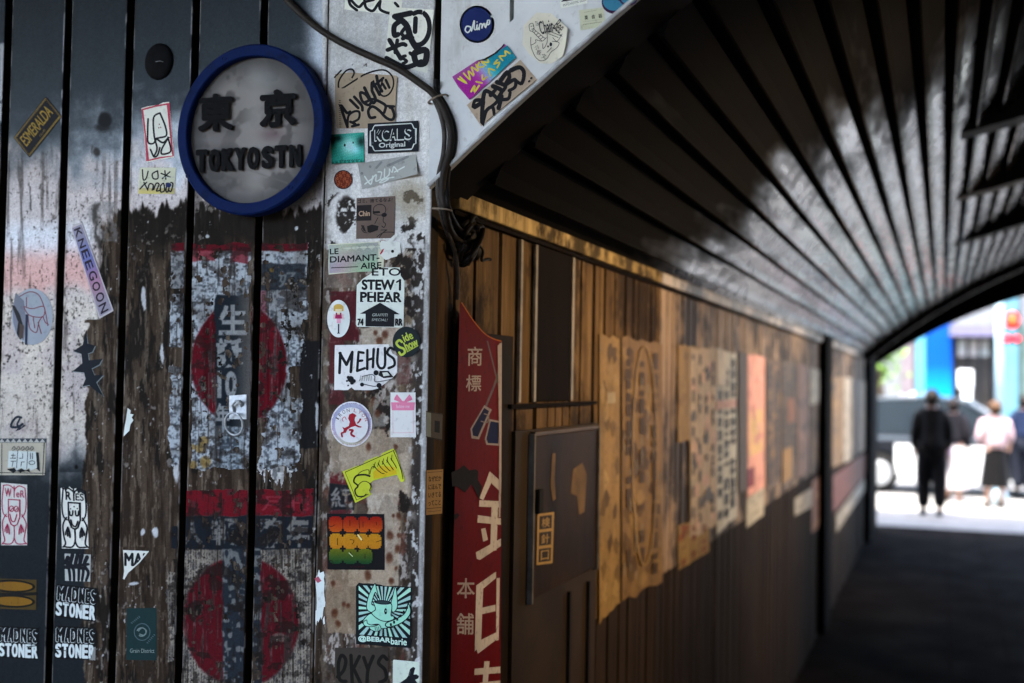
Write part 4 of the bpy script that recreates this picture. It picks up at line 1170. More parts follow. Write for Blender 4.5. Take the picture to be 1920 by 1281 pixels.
faces(zz(0, 780, 2.557, (290, 335), (415, 345), (425, 637), (297, 635)), '13151a', 'b4babd', 3.2, 'white sticker with a thick black outline drawing of a face, torn along its top', True)

a = Art(zz(0, 780, 2.557, (310, 660), (435, 665), (432, 795), (312, 790)), '8f979c')
for k, p in enumerate(([(12, 14), (2, 40), (10, 30), (18, 70), (20, 96)], [(30, 4), (22, 40), (34, 60), (36, 98)], [(50, 2), (40, 46), (54, 50), (54, 96)], [(66, 4), (58, 46), (72, 56), (68, 96)], [(86, 10), (76, 40), (92, 66), (84, 96)], [(4, 50), (50, 42), (92, 36)])): a.line(p, (8, 5), '15171d')
a.done('sticker', 'grey sticker with black slashed tag writing under the black face sticker', 'sticker', SG)

def stoner(q, label, wear=()):
    a = Art(q, '0e1013')
    xs_ = [(1, 22), (22, 37), (37, 54), (54, 70), (70, 83), (83, 99)]
    for (x0, x1), ch in zip(xs_, 'MADNES'):
        a.text(ch, x0 + .6, 5, x1 - .2, 50, 'a9b6c0', .085 if ch != 'A' else .06); a.text(ch, x0 + 1.6, 5.5, x1 + .2, 48.5, '0e1013', .06 if ch != 'A' else .045)
    for k, ch in enumerate('STONER'): a.text(ch, 1 + k * 16.4, 53, 16.4 + k * 16.4, 96, 'a9b6c0', .055)
    for p_ in wear: a.poly(p_, '6b6f72' if len(p_) > 4 else '1c1e20')
    a.done('sticker', label, 'sticker', SG)
stoner(zz(0, 780, 2.557, (272, 805), (467, 826), (459, 988), (263, 962)), 'black sticker with two rows of heavy block letters, upper one of a stacked pair', ([(60, 30), (63, 28), (64, 70), (62, 74)], [(20, 54), (34, 56), (33, 58), (21, 56)]))
stoner(zz(0, 780, 2.557, (264, 1005), (460, 1016), (457, 1172), (262, 1164)), 'black sticker with two rows of heavy block letters, lower one of a stacked pair', ([(96, 60), (100, 58), (100, 100), (84, 100), (90, 92)], [(2, 70), (30, 74), (30, 76), (2, 73)]))
stoner(zz(0, 780, 2.557, (-8, 1006), (186, 1016), (184, 1170), (-10, 1158)), 'black sticker with two rows of heavy block letters, on the leftmost panel at the edge', ([(40, 10), (43, 12), (41, 50), (38, 44)], [(70, 60), (98, 54), (98, 57), (71, 63)]))

a = Art(zz(0, 780, 2.557, (-60, 778), (175, 786), (173, 930), (-60, 922)), '4a3a17')
for (cv, rv) in ((24, 22), (74, 22)): a.ell(50, cv, 48, rv, '14130f'); a.ell(52, cv, 40, rv - 7, '6e5016')
a.line([(0, 46), (40, 52), (100, 46)], 6, '14130f')
a.done('sticker', 'dark mustard sticker with two black ringed ovals at the left edge', 'sticker', SG)

a = Art(zz(0, 780, 2.557, (590, 643), (715, 647), (715, 790), (590, 785)), 'b4bbbf', [(0, 0), (100, 1), (62, 42), (20, 76), (4, 100), (0, 96), (4, 72)])
a.text('MAI', 4, 8, 86, 54, BLK, .06, clip=[(2, 4), (90, 4), (56, 42), (12, 74), (4, 74)])
a.done('sticker', 'torn triangular corner of a white sticker with black capitals', 'sticker', SG)

a = Art(zz(0, 780, 2.557, (607, 922), (750, 920), (752, 1172), (605, 1170)), '16302f')
a.ring(52, 46, 26, 16, 1.6, '4d5f62'); a.ring(50, 46, 15, 8, 2, '5f6f74', 200, 480); a.line([(40, 44), (52, 38), (66, 44), (58, 52), (44, 50)], 2, '5a6a6e')
for k in range(6): a.line([(16 + k * 5, 28 - k * 2.4), (19 + k * 5, 29 - k * 2.2)], 1.6, '506266'); a.line([(68 + k * 4.5, 66 - k * 3), (71 + k * 4.5, 67 - k * 3)], 1.6, '506266')
a.text('Grain District', 12, 78, 92, 86, '6c7c80', .012)
a.done('sticker', 'dark green sticker with a faint ring emblem and small lettering', 'sticker', SG)

a = Art(zz(0, 400, 2.98, (690, 1085), (755, 1085), (755, 1248), (690, 1248)), 'b3c0c8', [(35, 2), (62, 10), (58, 22), (88, 24), (70, 34), (86, 44), (60, 58), (50, 80), (18, 92), (0, 100), (8, 70), (22, 40)])
a.done('paper_scrap', 'small torn scrap of pale paper left alone on the brown panel', 'paper scrap', 'paper scraps')
a = Art([(589, 1066), (612, 1066), (612, 1172), (589, 1172)], 'b4c2cc', jag([(40, 2), (85, 12), (80, 40), (92, 60), (70, 84), (30, 96), (12, 98), (22, 60), (10, 20)], 5, 9, 4))
a.poly([(0, 18), (34, 14), (60, 22), (30, 26)], '9a4a62'); a.poly([(70, 90), (84, 84), (88, 98), (76, 99)], 'b4c2cc')
a.done('paper_scrap', 'ragged white paper shred with a pink mark straddling the panel seam', 'paper scrap', 'paper scraps')

# --- the corner sheet
a = Art(zz(590, 0, 3.37, (200, -120), (560, -90), (545, 100), (188, 60)), WHT)
for p in ([(6, 60), (10, 82), (22, 98)], [(8, 60), (24, 86), (34, 68), (50, 56)], [(34, 62), (38, 86), (50, 94), (58, 70), (62, 58)], [(62, 58), (62, 84), (72, 94), (84, 96)], [(88, 60), (94, 72), (90, 84)]): a.line(p, 5.5, BLK)
a.done('sticker', 'white sticker with bulging black letters cut off by the picture top', 'sticker', SG)

a = Art(zz(590, 0, 3.37, (478, 45), (755, 62), (712, 462), (440, 400)), WHT, lift=.0008, curl=lambda u, v: .009 * max(0, (u - 70) / 30) ** 2 * max(0, (60 - v) / 60))
K = BLK
a.ring(68, 32, 26, 27, 9, K, -120, 95)
a.line([(14, 16), (40, 28), (56, 52), (74, 66), (92, 66), (92, 84), (74, 88), (66, 74), (82, 66)], 12, K); a.line([(12, 16), (30, 12), (48, 8)], 11, K); a.line([(28, 22), (14, 32), (16, 48), (24, 46)], 10, K)
a.line([(60, 16), (62, 38)], 9, K); a.line([(38, 34), (32, 44), (46, 50), (58, 48)], 7, K); a.line([(36, 52), (50, 46), (66, 62)], 8, K)
a.line([(6, 58), (36, 86)], 9, K); a.line([(4, 76), (34, 62), (44, 62)], 8, K); a.line([(24, 56), (22, 78)], 7, K); a.line([(46, 80), (38, 84), (50, 88), (42, 94)], 6, K)
a.line([(4, 90), (30, 96), (52, 98), (84, 84)], 9, K); a.line([(56, 74), (70, 80)], 7, K)
a.done('sticker', 'big white sticker with thick black round tag, beside the dark gap', 'sticker', SG)

a = Art(zz(610, 120, 6.405, (100, 80), (868, 60), (885, 760), (118, 800)), '8a8074', jag([(0, 4), (30, 2), (70, 0), (96, 6), (100, 12), (100, 100), (0, 100)], .6, 3), curl=lambda u, v: .010 * (max(0, (40 - u) / 40) * max(0, (30 - v) / 30)) + .004 * max(0, (u - 80) / 20) ** 2)
k6 = lambda *p: [((x - 105) / 7.7, (y - 75) / 7.1) for x, y in p]
for p, w in ((k6((115, 155), (160, 110), (195, 75)), 3), (k6((325, 165), (350, 110), (325, 65), (250, 85), (170, 190), (160, 280), (200, 290), (330, 215), (480, 130), (640, 85), (740, 95), (810, 170), (820, 270), (780, 360), (720, 400), (670, 385), (660, 330), (690, 200)), 3.2),
             (k6((290, 570), (250, 580), (180, 490), (220, 640), (255, 750)), 5.5), (k6((255, 740), (270, 620), (340, 570), (400, 580), (390, 660), (310, 700)), 4.5), (k6((295, 430), (390, 530)), 5.5), (k6((345, 395), (430, 500), (440, 560)), 5.5), (k6((455, 470), (520, 440), (480, 370), (420, 350), (440, 450), (520, 500), (560, 430)), 5.5),
             (k6((470, 290), (560, 470), (600, 430), (560, 330)), 6), (k6((560, 330), (570, 230), (650, 380)), 6), (k6((620, 155), (640, 260), (680, 340)), 6), (k6((560, 290), (700, 180)), 5), (k6((690, 250), (725, 310)), 5), (k6((730, 205), (770, 300)), 5),
             (k6((590, 650), (530, 650), (510, 570), (560, 520), (640, 570), (720, 660), (790, 690), (820, 640), (800, 560), (770, 540)), 5.5), (k6((700, 600), (720, 520), (660, 470), (580, 430)), 5.5), (k6((720, 520), (820, 530)), 5), (k6((290, 690), (350, 720)), 5), (k6((310, 745), (390, 730)), 5)): a.line(p, w, '17171a')
for k in range(14): a.line([(7, 50 + k * 3.4), (9.5, 50.5 + k * 3.4)], 1.2, '4f4740')
a.done('sticker', 'brown kraft paper sticker with looping black handwriting under the cable', 'sticker', SG)

a = Art(zz(610, 120, 6.405, (508, 715), (1118, 680), (1118, 1050), (510, 1078)), '151a22', lift=.0022)
fr = [(5, 26), (9, 24), (12, 12), (14, 8), (86, 8), (88, 12), (91, 24), (95, 26), (95, 74), (91, 76), (88, 88), (86, 92), (14, 92), (12, 88), (9, 76), (5, 74), (5, 26)]
a.line(fr, 1.8, 'a8b4bd', sm=False)
for k, ch in enumerate('KCALS'):
    x0 = 13 + k * 14.8
    a.text(ch, x0, 22, x0 + 14.6, 62, 'a8b4bd', .06); a.text(ch, x0 + 1.6, 21, x0 + 15.0, 57.5, '151a22', .03)
a.text('Original', 22, 66, 74, 87, 'a8b4bd', .035)
a.text('"', 8, 62, 11, 69, '54606a'); a.text('"', 80, 62, 83, 69, '54606a')
a.done('sticker', 'dark navy sticker with notched pale frame and outlined capitals', 'sticker', SG)

def ham(u, v):
    b = math.exp(-((u - 55) / 24) ** 2 - ((v - 42) / 30) ** 2); e = math.exp(-((u - 92) / 12) ** 2 - ((v - 30) / 18) ** 2) + math.exp(-((u - 22) / 14) ** 2 - ((v - 14) / 12) ** 2) + math.exp(-((u - 6) / 8) ** 2 - ((v - 22) / 18) ** 2)
    n = .08 * math.sin(u * .9 + 3 * math.sin(v * .3)) + .06 * math.sin(v * .7 + u * .2)
    c = np.array((.16, .55, .48)) * (1 + n) + np.array((.45, .24, .28)) * b + np.array((.2, .14, .2)) * math.exp(-((u - 78) / 14) ** 2 - ((v - 58) / 16) ** 2); c = c * (1 - .75 * min(1, e))
    c = c * (1 - .5 * math.exp(-((v - 97) / 6) ** 2) * (.5 + .5 * math.sin(u * .5)))
    return tuple(np.clip(c * 1.25, 0.02, .95))
a = Art(zz(610, 120, 6.405, (62, 848), (458, 822), (466, 1180), (76, 1202)), '2e7d70', lift=.0016, curl=lambda u, v: .008 * max(0, (35 - u) / 35) ** 1.5 * max(0, (v - 45) / 55))
a.field(36, 36, ham); a.ell(42, 39, 3, 5.2, '10181a'); a.ell(68, 32, 1.8, 4, '10181a')
for k in range(9): a.line([(26 + k * 7, 92), (29 + k * 7, 90)], 1.3, '1c4a44')
a.done('sticker', 'green tinted photo sticker of a pale hamster face', 'sticker', SG)

crl = lambda u, v: .012 * max(0, (u - 45) / 55) ** 2 * max(0, (v - 30) / 70) + .006 * max(0, (60 - v) / 60) * max(0, (30 - u) / 30)
a = Art(zz(590, 0, 3.37, (272, 1035), (640, 975), (650, 1100), (300, 1195)), '858c92', lift=.0008, curl=crl)
for p, w in (([(4, 40), (20, 20)], 5), ([(40, 10), (30, 30)], 4), ([(86, 6), (60, 24), (50, 30)], 5)): a.line(p, w, '6b727a')
for p in ([(8, 54), (16, 90), (22, 60)], [(6, 84), (22, 68)], [(22, 66), (28, 58), (26, 84), (34, 80)], [(32, 48), (38, 54), (34, 82), (42, 78)], [(44, 42), (42, 78), (50, 70), (52, 50)], [(52, 46), (56, 62), (60, 40), (66, 66)], [(60, 64), (78, 50)], [(48, 88), (38, 96), (32, 92), (44, 84), (58, 86)]): a.line(p, 2.4, 'aebcc4')
a.done('sticker', 'grey sticker curling off at its lower right with white scrawl', 'sticker', SG)

def food(u, v):
    s = math.sin(u * .31 + 2 * math.sin(v * .21)) * math.sin(v * .37 + 1.5 * math.sin(u * .17)); t = math.sin(u * .8 + v * .5)
    c = np.array((.42, .16, .10)) + np.array((.30, .22, .12)) * max(0, s) + np.array((.12, .1, .06)) * max(0, t) - .1 * max(0, -s)
    return tuple(np.clip(c, .03, .8))
a = Art([(626, 319), (661, 319), (661, 355), (626, 355)], '3a2a2c', ellp())
a.field(34, 34, food, clip=lambda u, v: (u - 50) ** 2 + (v - 50) ** 2 < 44 ** 2)
a.done('sticker', 'small round red and brown picture sticker under the hamster photo', 'sticker', SG)

a = Art(zz(590, 340, 4.27, (335, 135), (645, 118), (640, 455), (332, 462)), '6a5a50')
a.text('ゴミ、捨てるなよ!', 3, 3, 93, 13, '201a18', .03)
a.rect(1, 18, 39, 56, '211c1b'); a.text('Chin', 6, 32, 35, 45, '8d7a6c', .04)
for p in ([(44, 36), (46, 24), (58, 18), (72, 22), (76, 34), (70, 42), (60, 44), (48, 42), (43, 38)], [(56, 50), (48, 64)], [(70, 50), (70, 60), (76, 66), (72, 74), (66, 70)], [(54, 96), (72, 86), (98, 86)], [(60, 98), (70, 86), (80, 80)], [(20, 68), (14, 76), (20, 84), (28, 86)], [(64, 80), (80, 80)]): a.line(p, 1.4, '1e1917')
a.poly([(42, 34), (60, 34), (62, 39), (44, 40)], '14110f'); a.ell(72, 44, 7, 5, '1a1614'); a.poly([(28, 70), (40, 66), (58, 70), (56, 80), (36, 86), (30, 84)], '1a1614'); a.poly([(12, 66), (20, 68), (26, 84), (18, 80)], '2a2320')
a.done('sticker', 'brown square sticker with a line drawn seated child in dark glasses', 'sticker', SG)

a = Art(zz(590, 340, 4.27, (108, 505), (700, 470), (690, 725), (112, 748)), 'a9b0a6', jag([(0, 0), (70, 0), (72, 26), (76, 46), (76, 84), (66, 92), (0, 100)], .8, 4, 4))
def irid(u, v): return tuple(np.array((.66, .69, .65)) + .05 * np.array((math.sin(u * .09), math.sin(u * .07 + v * .05), math.sin(u * .06 + 2))))
a.field(16, 10, irid, (1, 3, 68, 95))
a.text('LE', 2, 15, 14, 34, '161a1e', .045); a.text('DIAMANT-', 2, 40, 70, 61, '161a1e', .045); a.text('AIRE', 44, 66, 73, 86, '161a1e', .045); a.line([(4, 78), (40, 78)], 1.6, '161a1e', sm=False)
for k in range(5): a.poly([(23 + k * 11, 12), (29 + k * 11, 12), (31 + k * 11, 16), (26 + k * 11, 26), (21 + k * 11, 16)], '95a09c'); a.line([(21 + k * 11, 17), (31 + k * 11, 17)], .7, 'b9bfb8')
a.done('sticker', 'pale iridescent sticker with dark capitals on two lines above the arrow sticker', 'sticker', SG)
a = Art(zz(590, 340, 4.27, (515, 400), (690, 400), (690, 630), (515, 630)), 'b6bfc6', jag([(10, 34), (36, 36), (50, 26), (82, 4), (84, 20), (56, 34), (98, 40), (100, 76), (70, 90), (30, 100), (6, 84), (14, 66), (4, 54)], 2.5, 12, 3), lift=.0018)
a.poly([(4, 78), (14, 64), (24, 60), (18, 72), (8, 82)], '9a3648'); a.ell(62, 70, 7, 5.5, '15130f')
a.done('paper_scrap', 'torn white paper flap with a nail hole beside the iridescent sticker', 'paper scrap', 'paper scraps')

a = Art(zz(590, 340, 4.27, (335, 690), (720, 690), (712, 1172), (330, 1165)), 'b4c2c6', jag([(34, 8), (46, 2), (60, 0), (90, 0), (92, 14), (100, 22), (100, 96), (96, 100), (2, 100), (0, 96), (1, 30), (12, 20)], .5, 6, 3), lift=.0006)
a.text('ETO', 32, 1, 92, 14, BLK, .035); a.text('STEW', 11, 20, 80, 38, BLK, .065); a.line([(84, 24.5), (91, 21)], 3, BLK); a.line([(91, 21), (91, 37)], 4.4, BLK); a.text('PHEAR', 8, 41, 95, 58, BLK, .065)
for u0 in (8, 27, 45, 62.5, 79): a.rect(u0, 56.4, u0 + 7, 58.2, BLK); a.rect(u0, 41, u0 + 7, 42.6, BLK)
a.poly([(50, 59), (92, 78), (80, 78), (80, 99), (20, 99), (20, 78), (8, 78)], BLK)
a.text('GRAFFITI', 34, 77, 66, 82, '8d9a9e', .02, skew=.2); a.text('SPECIAL!', 33, 85.5, 66, 90, '8d9a9e', .02, skew=.2)
a.text('74', 3, 86, 16, 98, BLK, .07); a.text('RR', 82, 85, 98, 97, BLK, .07)
a.done('sticker', 'white sticker with black slab capitals over an upward arrow', 'sticker', SG)

a = Art(zz(590, 340, 4.27, (100, 950), (282, 950), (282, 1250), (100, 1250)), 'b7c3cc', ellp(), lift=.0010)
a.ell(50, 20, 22, 9, 'b59a4e'); a.rect(28, 18, 36, 30, 'b59a4e'); a.rect(64, 18, 72, 30, 'b59a4e'); a.rect(36, 22, 64, 32, 'd6b49c'); a.rect(36, 22, 64, 24.5, 'b59a4e')
a.poly([(38, 34), (62, 34), (66, 50), (34, 50)], '8f2056'); a.rect(28, 38, 35, 52, 'cf9fae'); a.rect(65, 38, 72, 52, 'cf9fae'); a.rect(42, 50, 60, 62, 'd58cab'); a.rect(44, 34, 56, 39, 'd6b49c')
a.rect(47, 64, 53, 88, '2a2d36'); a.rect(44, 88, 56, 90, '2a2d36')
for k in range(6): a.line([(20 + (k % 2), 60 + k * 3), (24, 60 + k * 3)], .8, 'c9a3b2')
a.done('sticker', 'white oval sticker with a blond pixel doll in a pink top', 'sticker', SG)

a = Art(zz(590, 600, 3.56, (520, 45), (705, 45), (705, 250), (520, 250)), '1a2426', ellp(), lift=.0014)
a.line([(34, 50), (24, 44), (14, 54), (24, 66), (40, 72), (44, 84), (32, 92), (24, 84)], 4.2, 'a3b84a')
a.text('ide', 36, 18, 72, 46, 'a3b84a', .035, rot=-24); a.text('how', 42, 42, 92, 72, 'a3b84a', .045, rot=-24); a.line([(52, 82), (92, 62)], 1.6, 'a3b84a')
a.done('sticker', 'round dark sticker with slanted lime green letters at the corner edge', 'sticker', SG)

a = Art(zz(590, 600, 3.56, (135, 168), (552, 162), (552, 468), (130, 468)), 'c0cbce', jag([(0, 0), (86, 0), (92, 20), (100, 26), (100, 62), (92, 74), (84, 82), (70, 96), (60, 100), (32, 100), (28, 94), (22, 100), (0, 100)], .5, 8, 3), lift=.0008)
for p in ([(8, 62), (9, 18)], [(8, 18), (19, 44)], [(19, 44), (28, 16)], [(28, 16), (26, 60)]): a.line(p, 5.4, BLK, sm=False)
for p in ([(38, 16), (36, 58)], [(38, 16), (46, 18)], [(37, 36), (44, 35)], [(36, 58), (48, 52)], [(52, 12), (52, 54)], [(62, 10), (61, 50)], [(52, 34), (62, 30)]): a.line(p, 4.8, BLK, sm=False)
a.line([(69, 10), (68, 40), (73, 52), (80, 46), (80, 8)], 4.8, BLK); a.line([(95, 12), (88, 8), (84, 20), (94, 32), (95, 46), (86, 52)], 4.8, BLK)
for (u, v, r) in ((26, 76, 5), (22, 72, 2.5), (31, 80, 3), (28, 84, 3), (20, 80, 1.6), (22, 90, 1.4), (44, 88, 3.2), (71, 90, 4), (66, 62, 4), (73, 98, 2)): a.ell(u, v, r, r * 1.4, BLK)
a.poly([(72, 58), (86, 58), (94, 72), (78, 74), (70, 68)], BLK); a.poly([(76, 62), (84, 61), (88, 68), (78, 70)], 'aab3b6'); a.line([(44, 70), (58, 66), (64, 70), (66, 82), (92, 76)], 1.4, '3a3f44'); a.line([(44, 86), (64, 92), (70, 86)], 1.4, BLK)
for k in range(6): a.line([(42 + k * 3.4, 68 + (k % 2)), (40 + k * 3.6, 80)], 1, '6a7278')
a.done('sticker', 'white sticker with black brush capitals and a scratched sketch of a car below', 'sticker', SG)

a = Art([(620, 753), (698, 753), (698, 838), (620, 838)], 'c3c9d2', ellp(), lift=.0008)
a.field(30, 30, lambda u, v: (.70 + .10 * math.exp(-((v - 80) / 22) ** 2) - .04 * math.exp(-((u - 22) / 20) ** 2), .72 - .04 * math.exp(-((v - 40) / 30) ** 2) + .04 * math.exp(-((v - 90) / 14) ** 2), .80 - .12 * math.exp(-((v - 92) / 14) ** 2)), clip=lambda u, v: (u - 50) ** 2 + (v - 50) ** 2 < 47 ** 2)
for k in range(60): 
    t = k * 6; a.ell(50 + 46 * math.cos(math.radians(t)), 50 + 46 * math.sin(math.radians(t)), .9, .9, '7c5f78' if t > 180 else 'ab6d84', 6)
a.ell(50, 52, 40, 39, 'c0d0d8')
a.arctext('IRON', 50, 54, 30, 7, -62, -12, '3c3040', .02); a.arctext('LYON', 50, 54, 30, 7, 14, 66, '9a3450', .02)
ln = lambda *p: [((x - 100) / 8.3, (y - 130) / 9.1) for x, y in p]
R_ = '8e1a2c'
a.poly(ln((450, 470), (470, 390), (540, 360), (590, 390), (620, 425), (585, 440), (575, 500), (610, 590), (690, 630), (715, 625), (710, 655), (650, 650), (590, 620), (500, 650), (430, 700), (400, 760), (340, 760), (360, 700), (330, 640), (380, 660), (460, 620), (480, 540)), R_)
a.line(ln((640, 560), (660, 540), (690, 500)), 3, R_); a.ell(*ln((690, 490))[0], 2.6, 2.4, R_); a.line(ln((350, 755), (315, 770), (330, 835)), 3, R_); a.line(ln((480, 700), (540, 710), (510, 760), (520, 800), (570, 830)), 4, R_); a.line(ln((350, 530), (330, 480), (380, 440), (410, 490)), 1.4, 'a0606c')
a.done('sticker', 'round white sticker with a red rampant lion and dotted rim', 'sticker', SG)

a = Art([(732, 736), (779, 736), (780, 820), (732, 820)], 'bcc2cc', lift=.0008)
PK = 'b8688e'
a.poly([(18, 10), (26, 4), (46, 18), (52, 26), (14, 16)], PK); a.poly([(84, 10), (76, 4), (56, 18), (50, 26), (88, 16)], PK); a.poly([(38, 26), (50, 18), (64, 26)], PK)
a.poly([(2, 22), (98, 22), (94, 40), (6, 40)], 'bb7096'); a.text('follow me', 22, 27, 76, 35, 'd9a9c4', .02)
a.line([(10, 42), (10, 90), (90, 90), (90, 42)], .8, 'b592a6', sm=False)
a.done('sticker', 'white card sticker with a pink ribbon bow across its top', 'sticker', SG)

yl = [(0, 12), (14, 8), (18, 12), (38, 3), (44, 8), (56, 0), (100, 0), (100, 98), (94, 100), (94, 62), (50, 62), (50, 96), (34, 98), (0, 100)]
a = Art(zz(610, 840, 5.335, (168, 230), (690, 0), (800, 330), (300, 550)), 'aebc34', [(0, 2), (30, 4), (34, 8), (44, 1), (66, 2), (70, 6), (78, 0), (98, 0), (100, 8), (100, 96), (95, 100), (91, 97), (89, 74), (46, 62), (36, 66), (38, 82), (31, 86), (34, 96), (26, 98), (0, 100)], lift=.0008)
a.poly([(47, 58), (50, 40), (66, 30), (90, 52), (90, 72)], 'b8a41c')
a.line([(99, 6), (4, 7), (4, 94), (28, 92)], 1.4, '1d2416', sm=False); a.line([(97, 8), (99, 60), (97, 92)], 1.6, '1d2416')
a.line([(42, 46), (34, 36), (20, 30), (12, 42), (16, 58), (8, 66), (8, 84), (18, 92), (24, 90)], (3.4, 2.6), '161a12'); a.line([(16, 57), (26, 52), (34, 58), (38, 72), (32, 84)], 1.4, '161a12')
a.line([(20, 30), (32, 24), (44, 28), (42, 40)], 1.3, '161a12'); a.line([(44, 40), (52, 24), (58, 34)], 1.3, '161a12')
for k in range(5): a.line([(56 + k * 8, 20 + k * 1), (58 + k * 8, 36), (64 + k * 7, 52), (68 + k * 6, 56)], 1.5, '161a12'); a.line([(52 + k * 9, 30), (60 + k * 8, 16)], 1.2, '161a12')
a.done('sticker', 'tilted torn lime yellow sticker with black bubble lettering', 'sticker', SG)

a = Art([(613, 963), (720, 964), (721, 1069), (614, 1068)], '0d0d0f', lift=.0008)
def bub(cu, cv, ru, rv, f, tail=0):
    def ins(u, v): return (abs((u - cu) / ru) ** 3 + abs((v - cv) / rv) ** 3) < 1
    a.field(14, 14, f, (cu - ru, cv - rv, cu + ru, cv + rv), ins)
def g1c(u, v): t = max(0, min(1, (v - 6) / 28)); return (.55 + .2 * t, .09 + .26 * t, .04 + .04 * t)
def g2c(u, v): t = max(0, min(1, (v - 35) / 26)); return (.74, .52 - .04 * t, .10)
def g3c(u, v): t = max(0, min(1, (v - 62) / 28)); return (.42 - .34 * t, .42 - .16 * t, .08 + .06 * t)
for k, (x0, x1) in enumerate(((3, 27), (28, 53), (53, 74), (74, 97))): bub((x0 + x1) / 2, 19, (x1 - x0) / 2, 14, g1c)
for x0, x1 in ((4, 27), (27, 53), (52, 72), (71, 95)): bub((x0 + x1) / 2, 49, (x1 - x0) / 2, 13.5, g2c)
for x0, x1 in ((3, 27), (27, 53), (53, 79)): bub((x0 + x1) / 2, 76, (x1 - x0) / 2, 13.5, g3c)
for p in ([(3, 22), (8, 23), (14, 20)], [(40, 12), (40, 22)], [(56, 10), (57, 26)], [(63, 14), (63, 24)], [(86, 14), (87, 20)], [(92, 30), (93, 33)], [(18, 44), (18, 56)], [(40, 46), (47, 48), (44, 54)], [(58, 40), (62, 48)], [(86, 50), (95, 47)], [(3, 84), (9, 85), (10, 92)], [(40, 68), (44, 76)], [(66, 72), (66, 80)]): a.line(p, 1.2, '20150a')
a.line([(54, 38), (60, 46)], 3, 'c9b68a'); a.line([(38, 70), (44, 76)], 1.4, '9ab08a')
a.text('STICKER', 40, 93, 66, 96.5, '3a1418', .02)
a.done('sticker', 'black square sticker with red, yellow and green bubble letters in three rows', 'sticker', SG)

a = Art(zz(650, 1080, 6.373, (110, 80), (785, 115), (770, 862), (112, 815)), '0f171a', jag([(5, 0), (40, 1), (55, 3), (98, 2), (100, 100), (0, 100), (0, 6)], .5, 22, 4), lift=.0010)
MT = '7fb8ae'
bb = lambda *p: [((x - 112) / 6.66 , (y - 82 - (x - 112) * .052) / 7.4) for x, y in p]
cxy = bb((440, 400))[0]; clipr = [(5, 4), (97, 4), (97, 84), (5, 84)]
for k in range(30):
    t0 = k * 12; w_ = 3.1
    tri_ = [cxy] + [(cxy[0] + 95 * math.cos(math.radians(t0 + d)), cxy[1] + 95 * math.sin(math.radians(t0 + d))) for d in (-w_, w_)]
    q = clip_poly(tri_, clipr)
    if len(q) >= 3: a.poly(q, '7fa3a8' if k % 3 else '86b4ae')
def blob(pts, w=1.6):
    P_ = [(v.x, v.y) for v in smooth_pts([(x, y, 0) for x, y in pts], 5, True)]
    a.poly(P_, MT); a.line(P_ + [P_[0]], w, '0f171a', sm=False)
blob(bb((270, 460), (190, 560), (250, 600), (330, 640), (500, 620), (580, 600), (560, 480), (420, 440)))
blob(bb((330, 100), (260, 250), (240, 390), (300, 440), (350, 410), (340, 360), (300, 340), (320, 250), (345, 200), (380, 270), (350, 130)))
blob(bb((575, 130), (545, 260), (530, 320), (540, 420), (570, 430), (605, 370), (600, 250), (590, 170)))
blob(bb((325, 310), (345, 400), (300, 450), (380, 520), (470, 545), (560, 520), (560, 480), (530, 470), (535, 340), (430, 320)))
a.ell(*bb((430, 318))[0], 15, 3.6, '0f171a'); a.ell(*bb((430, 318))[0], 12, 2.2, '2c3c3e')
a.ell(*bb((466, 424))[0], 2.6, 5, '0f171a'); a.ell(*bb((470, 420))[0], .8, 1.6, MT)
blob(bb((735, 330), (765, 420), (730, 500), (640, 570), (520, 610), (470, 600), (480, 560), (600, 510), (690, 450), (720, 380)), 2)
for k in range(6): 
    u, v = bb((530 + k * 38, 582 - k * 26 - (k * k) * 3))[0]; a.rect(u - 1.8, v - 2.2, u + 1.8, v + 2.2, '0f171a')
blob(bb((270, 620), (300, 590), (380, 580), (410, 620), (400, 655), (320, 660)), 1.4); blob(bb((200, 560), (240, 530), (250, 570), (300, 590), (380, 585), (300, 610), (220, 600)), 1.4)
for k in range(3): a.line(bb((340 + k * 22, 610), (345 + k * 22, 650)), 1.2, '0f171a')
a.text('@BEBAR', 4, 85.5, 62, 96, 'a0c0c0', .05); a.text('barie', 63, 85.5, 92, 96.5, 'a0c0c0', .035)
a.done('sticker', 'black and mint sticker of a horned cup with a curved sword and rays', 'sticker', SG)

a = Art(zz(590, 920, 3.548, (135, 1045), (488, 1040), (488, 1420), (140, 1420)), '3d362e', jag([(0, 0), (100, 1), (100, 100), (0, 100)], .8, 30), lift=.0005)
for p in ([(4, 52), (16, 40), (20, 22), (12, 14), (6, 30), (8, 56), (20, 60)], [(30, 14), (32, 64)], [(46, 16), (34, 38)], [(34, 36), (48, 64)], [(54, 18), (62, 40)], [(72, 16), (62, 40), (60, 66)], [(98, 22), (90, 16), (82, 28), (94, 40), (96, 56), (84, 62)]): a.line(p, 6.5, '15130f')
a.done('sticker', 'dark brown paper sticker with large black marker letters at the bottom', 'sticker', SG)

a = Art(zz(650, 1080, 6.373, (553, 1000), (872, 1030), (868, 1600), (548, 1600)), 'a6b6b4', rnd_(5, .56), lift=.0008)
a.poly([(98, 29), (88, 26), (78, 27), (80, 22), (84, 13), (76, 11), (64, 16), (58, 30), (50, 36), (36, 42), (16, 50), (0, 60), (0, 100), (100, 100), (100, 46), (92, 44), (84, 38), (96, 34)], '14171c')
a.poly([(60, 70), (74, 56), (84, 60), (70, 78)], 'a6b6b4'); a.line([(66, 20), (62, 30)], 1.2, '4a5256')
a.done('sticker', 'white rounded sticker with a black bird shape at the bottom corner', 'sticker', SG)

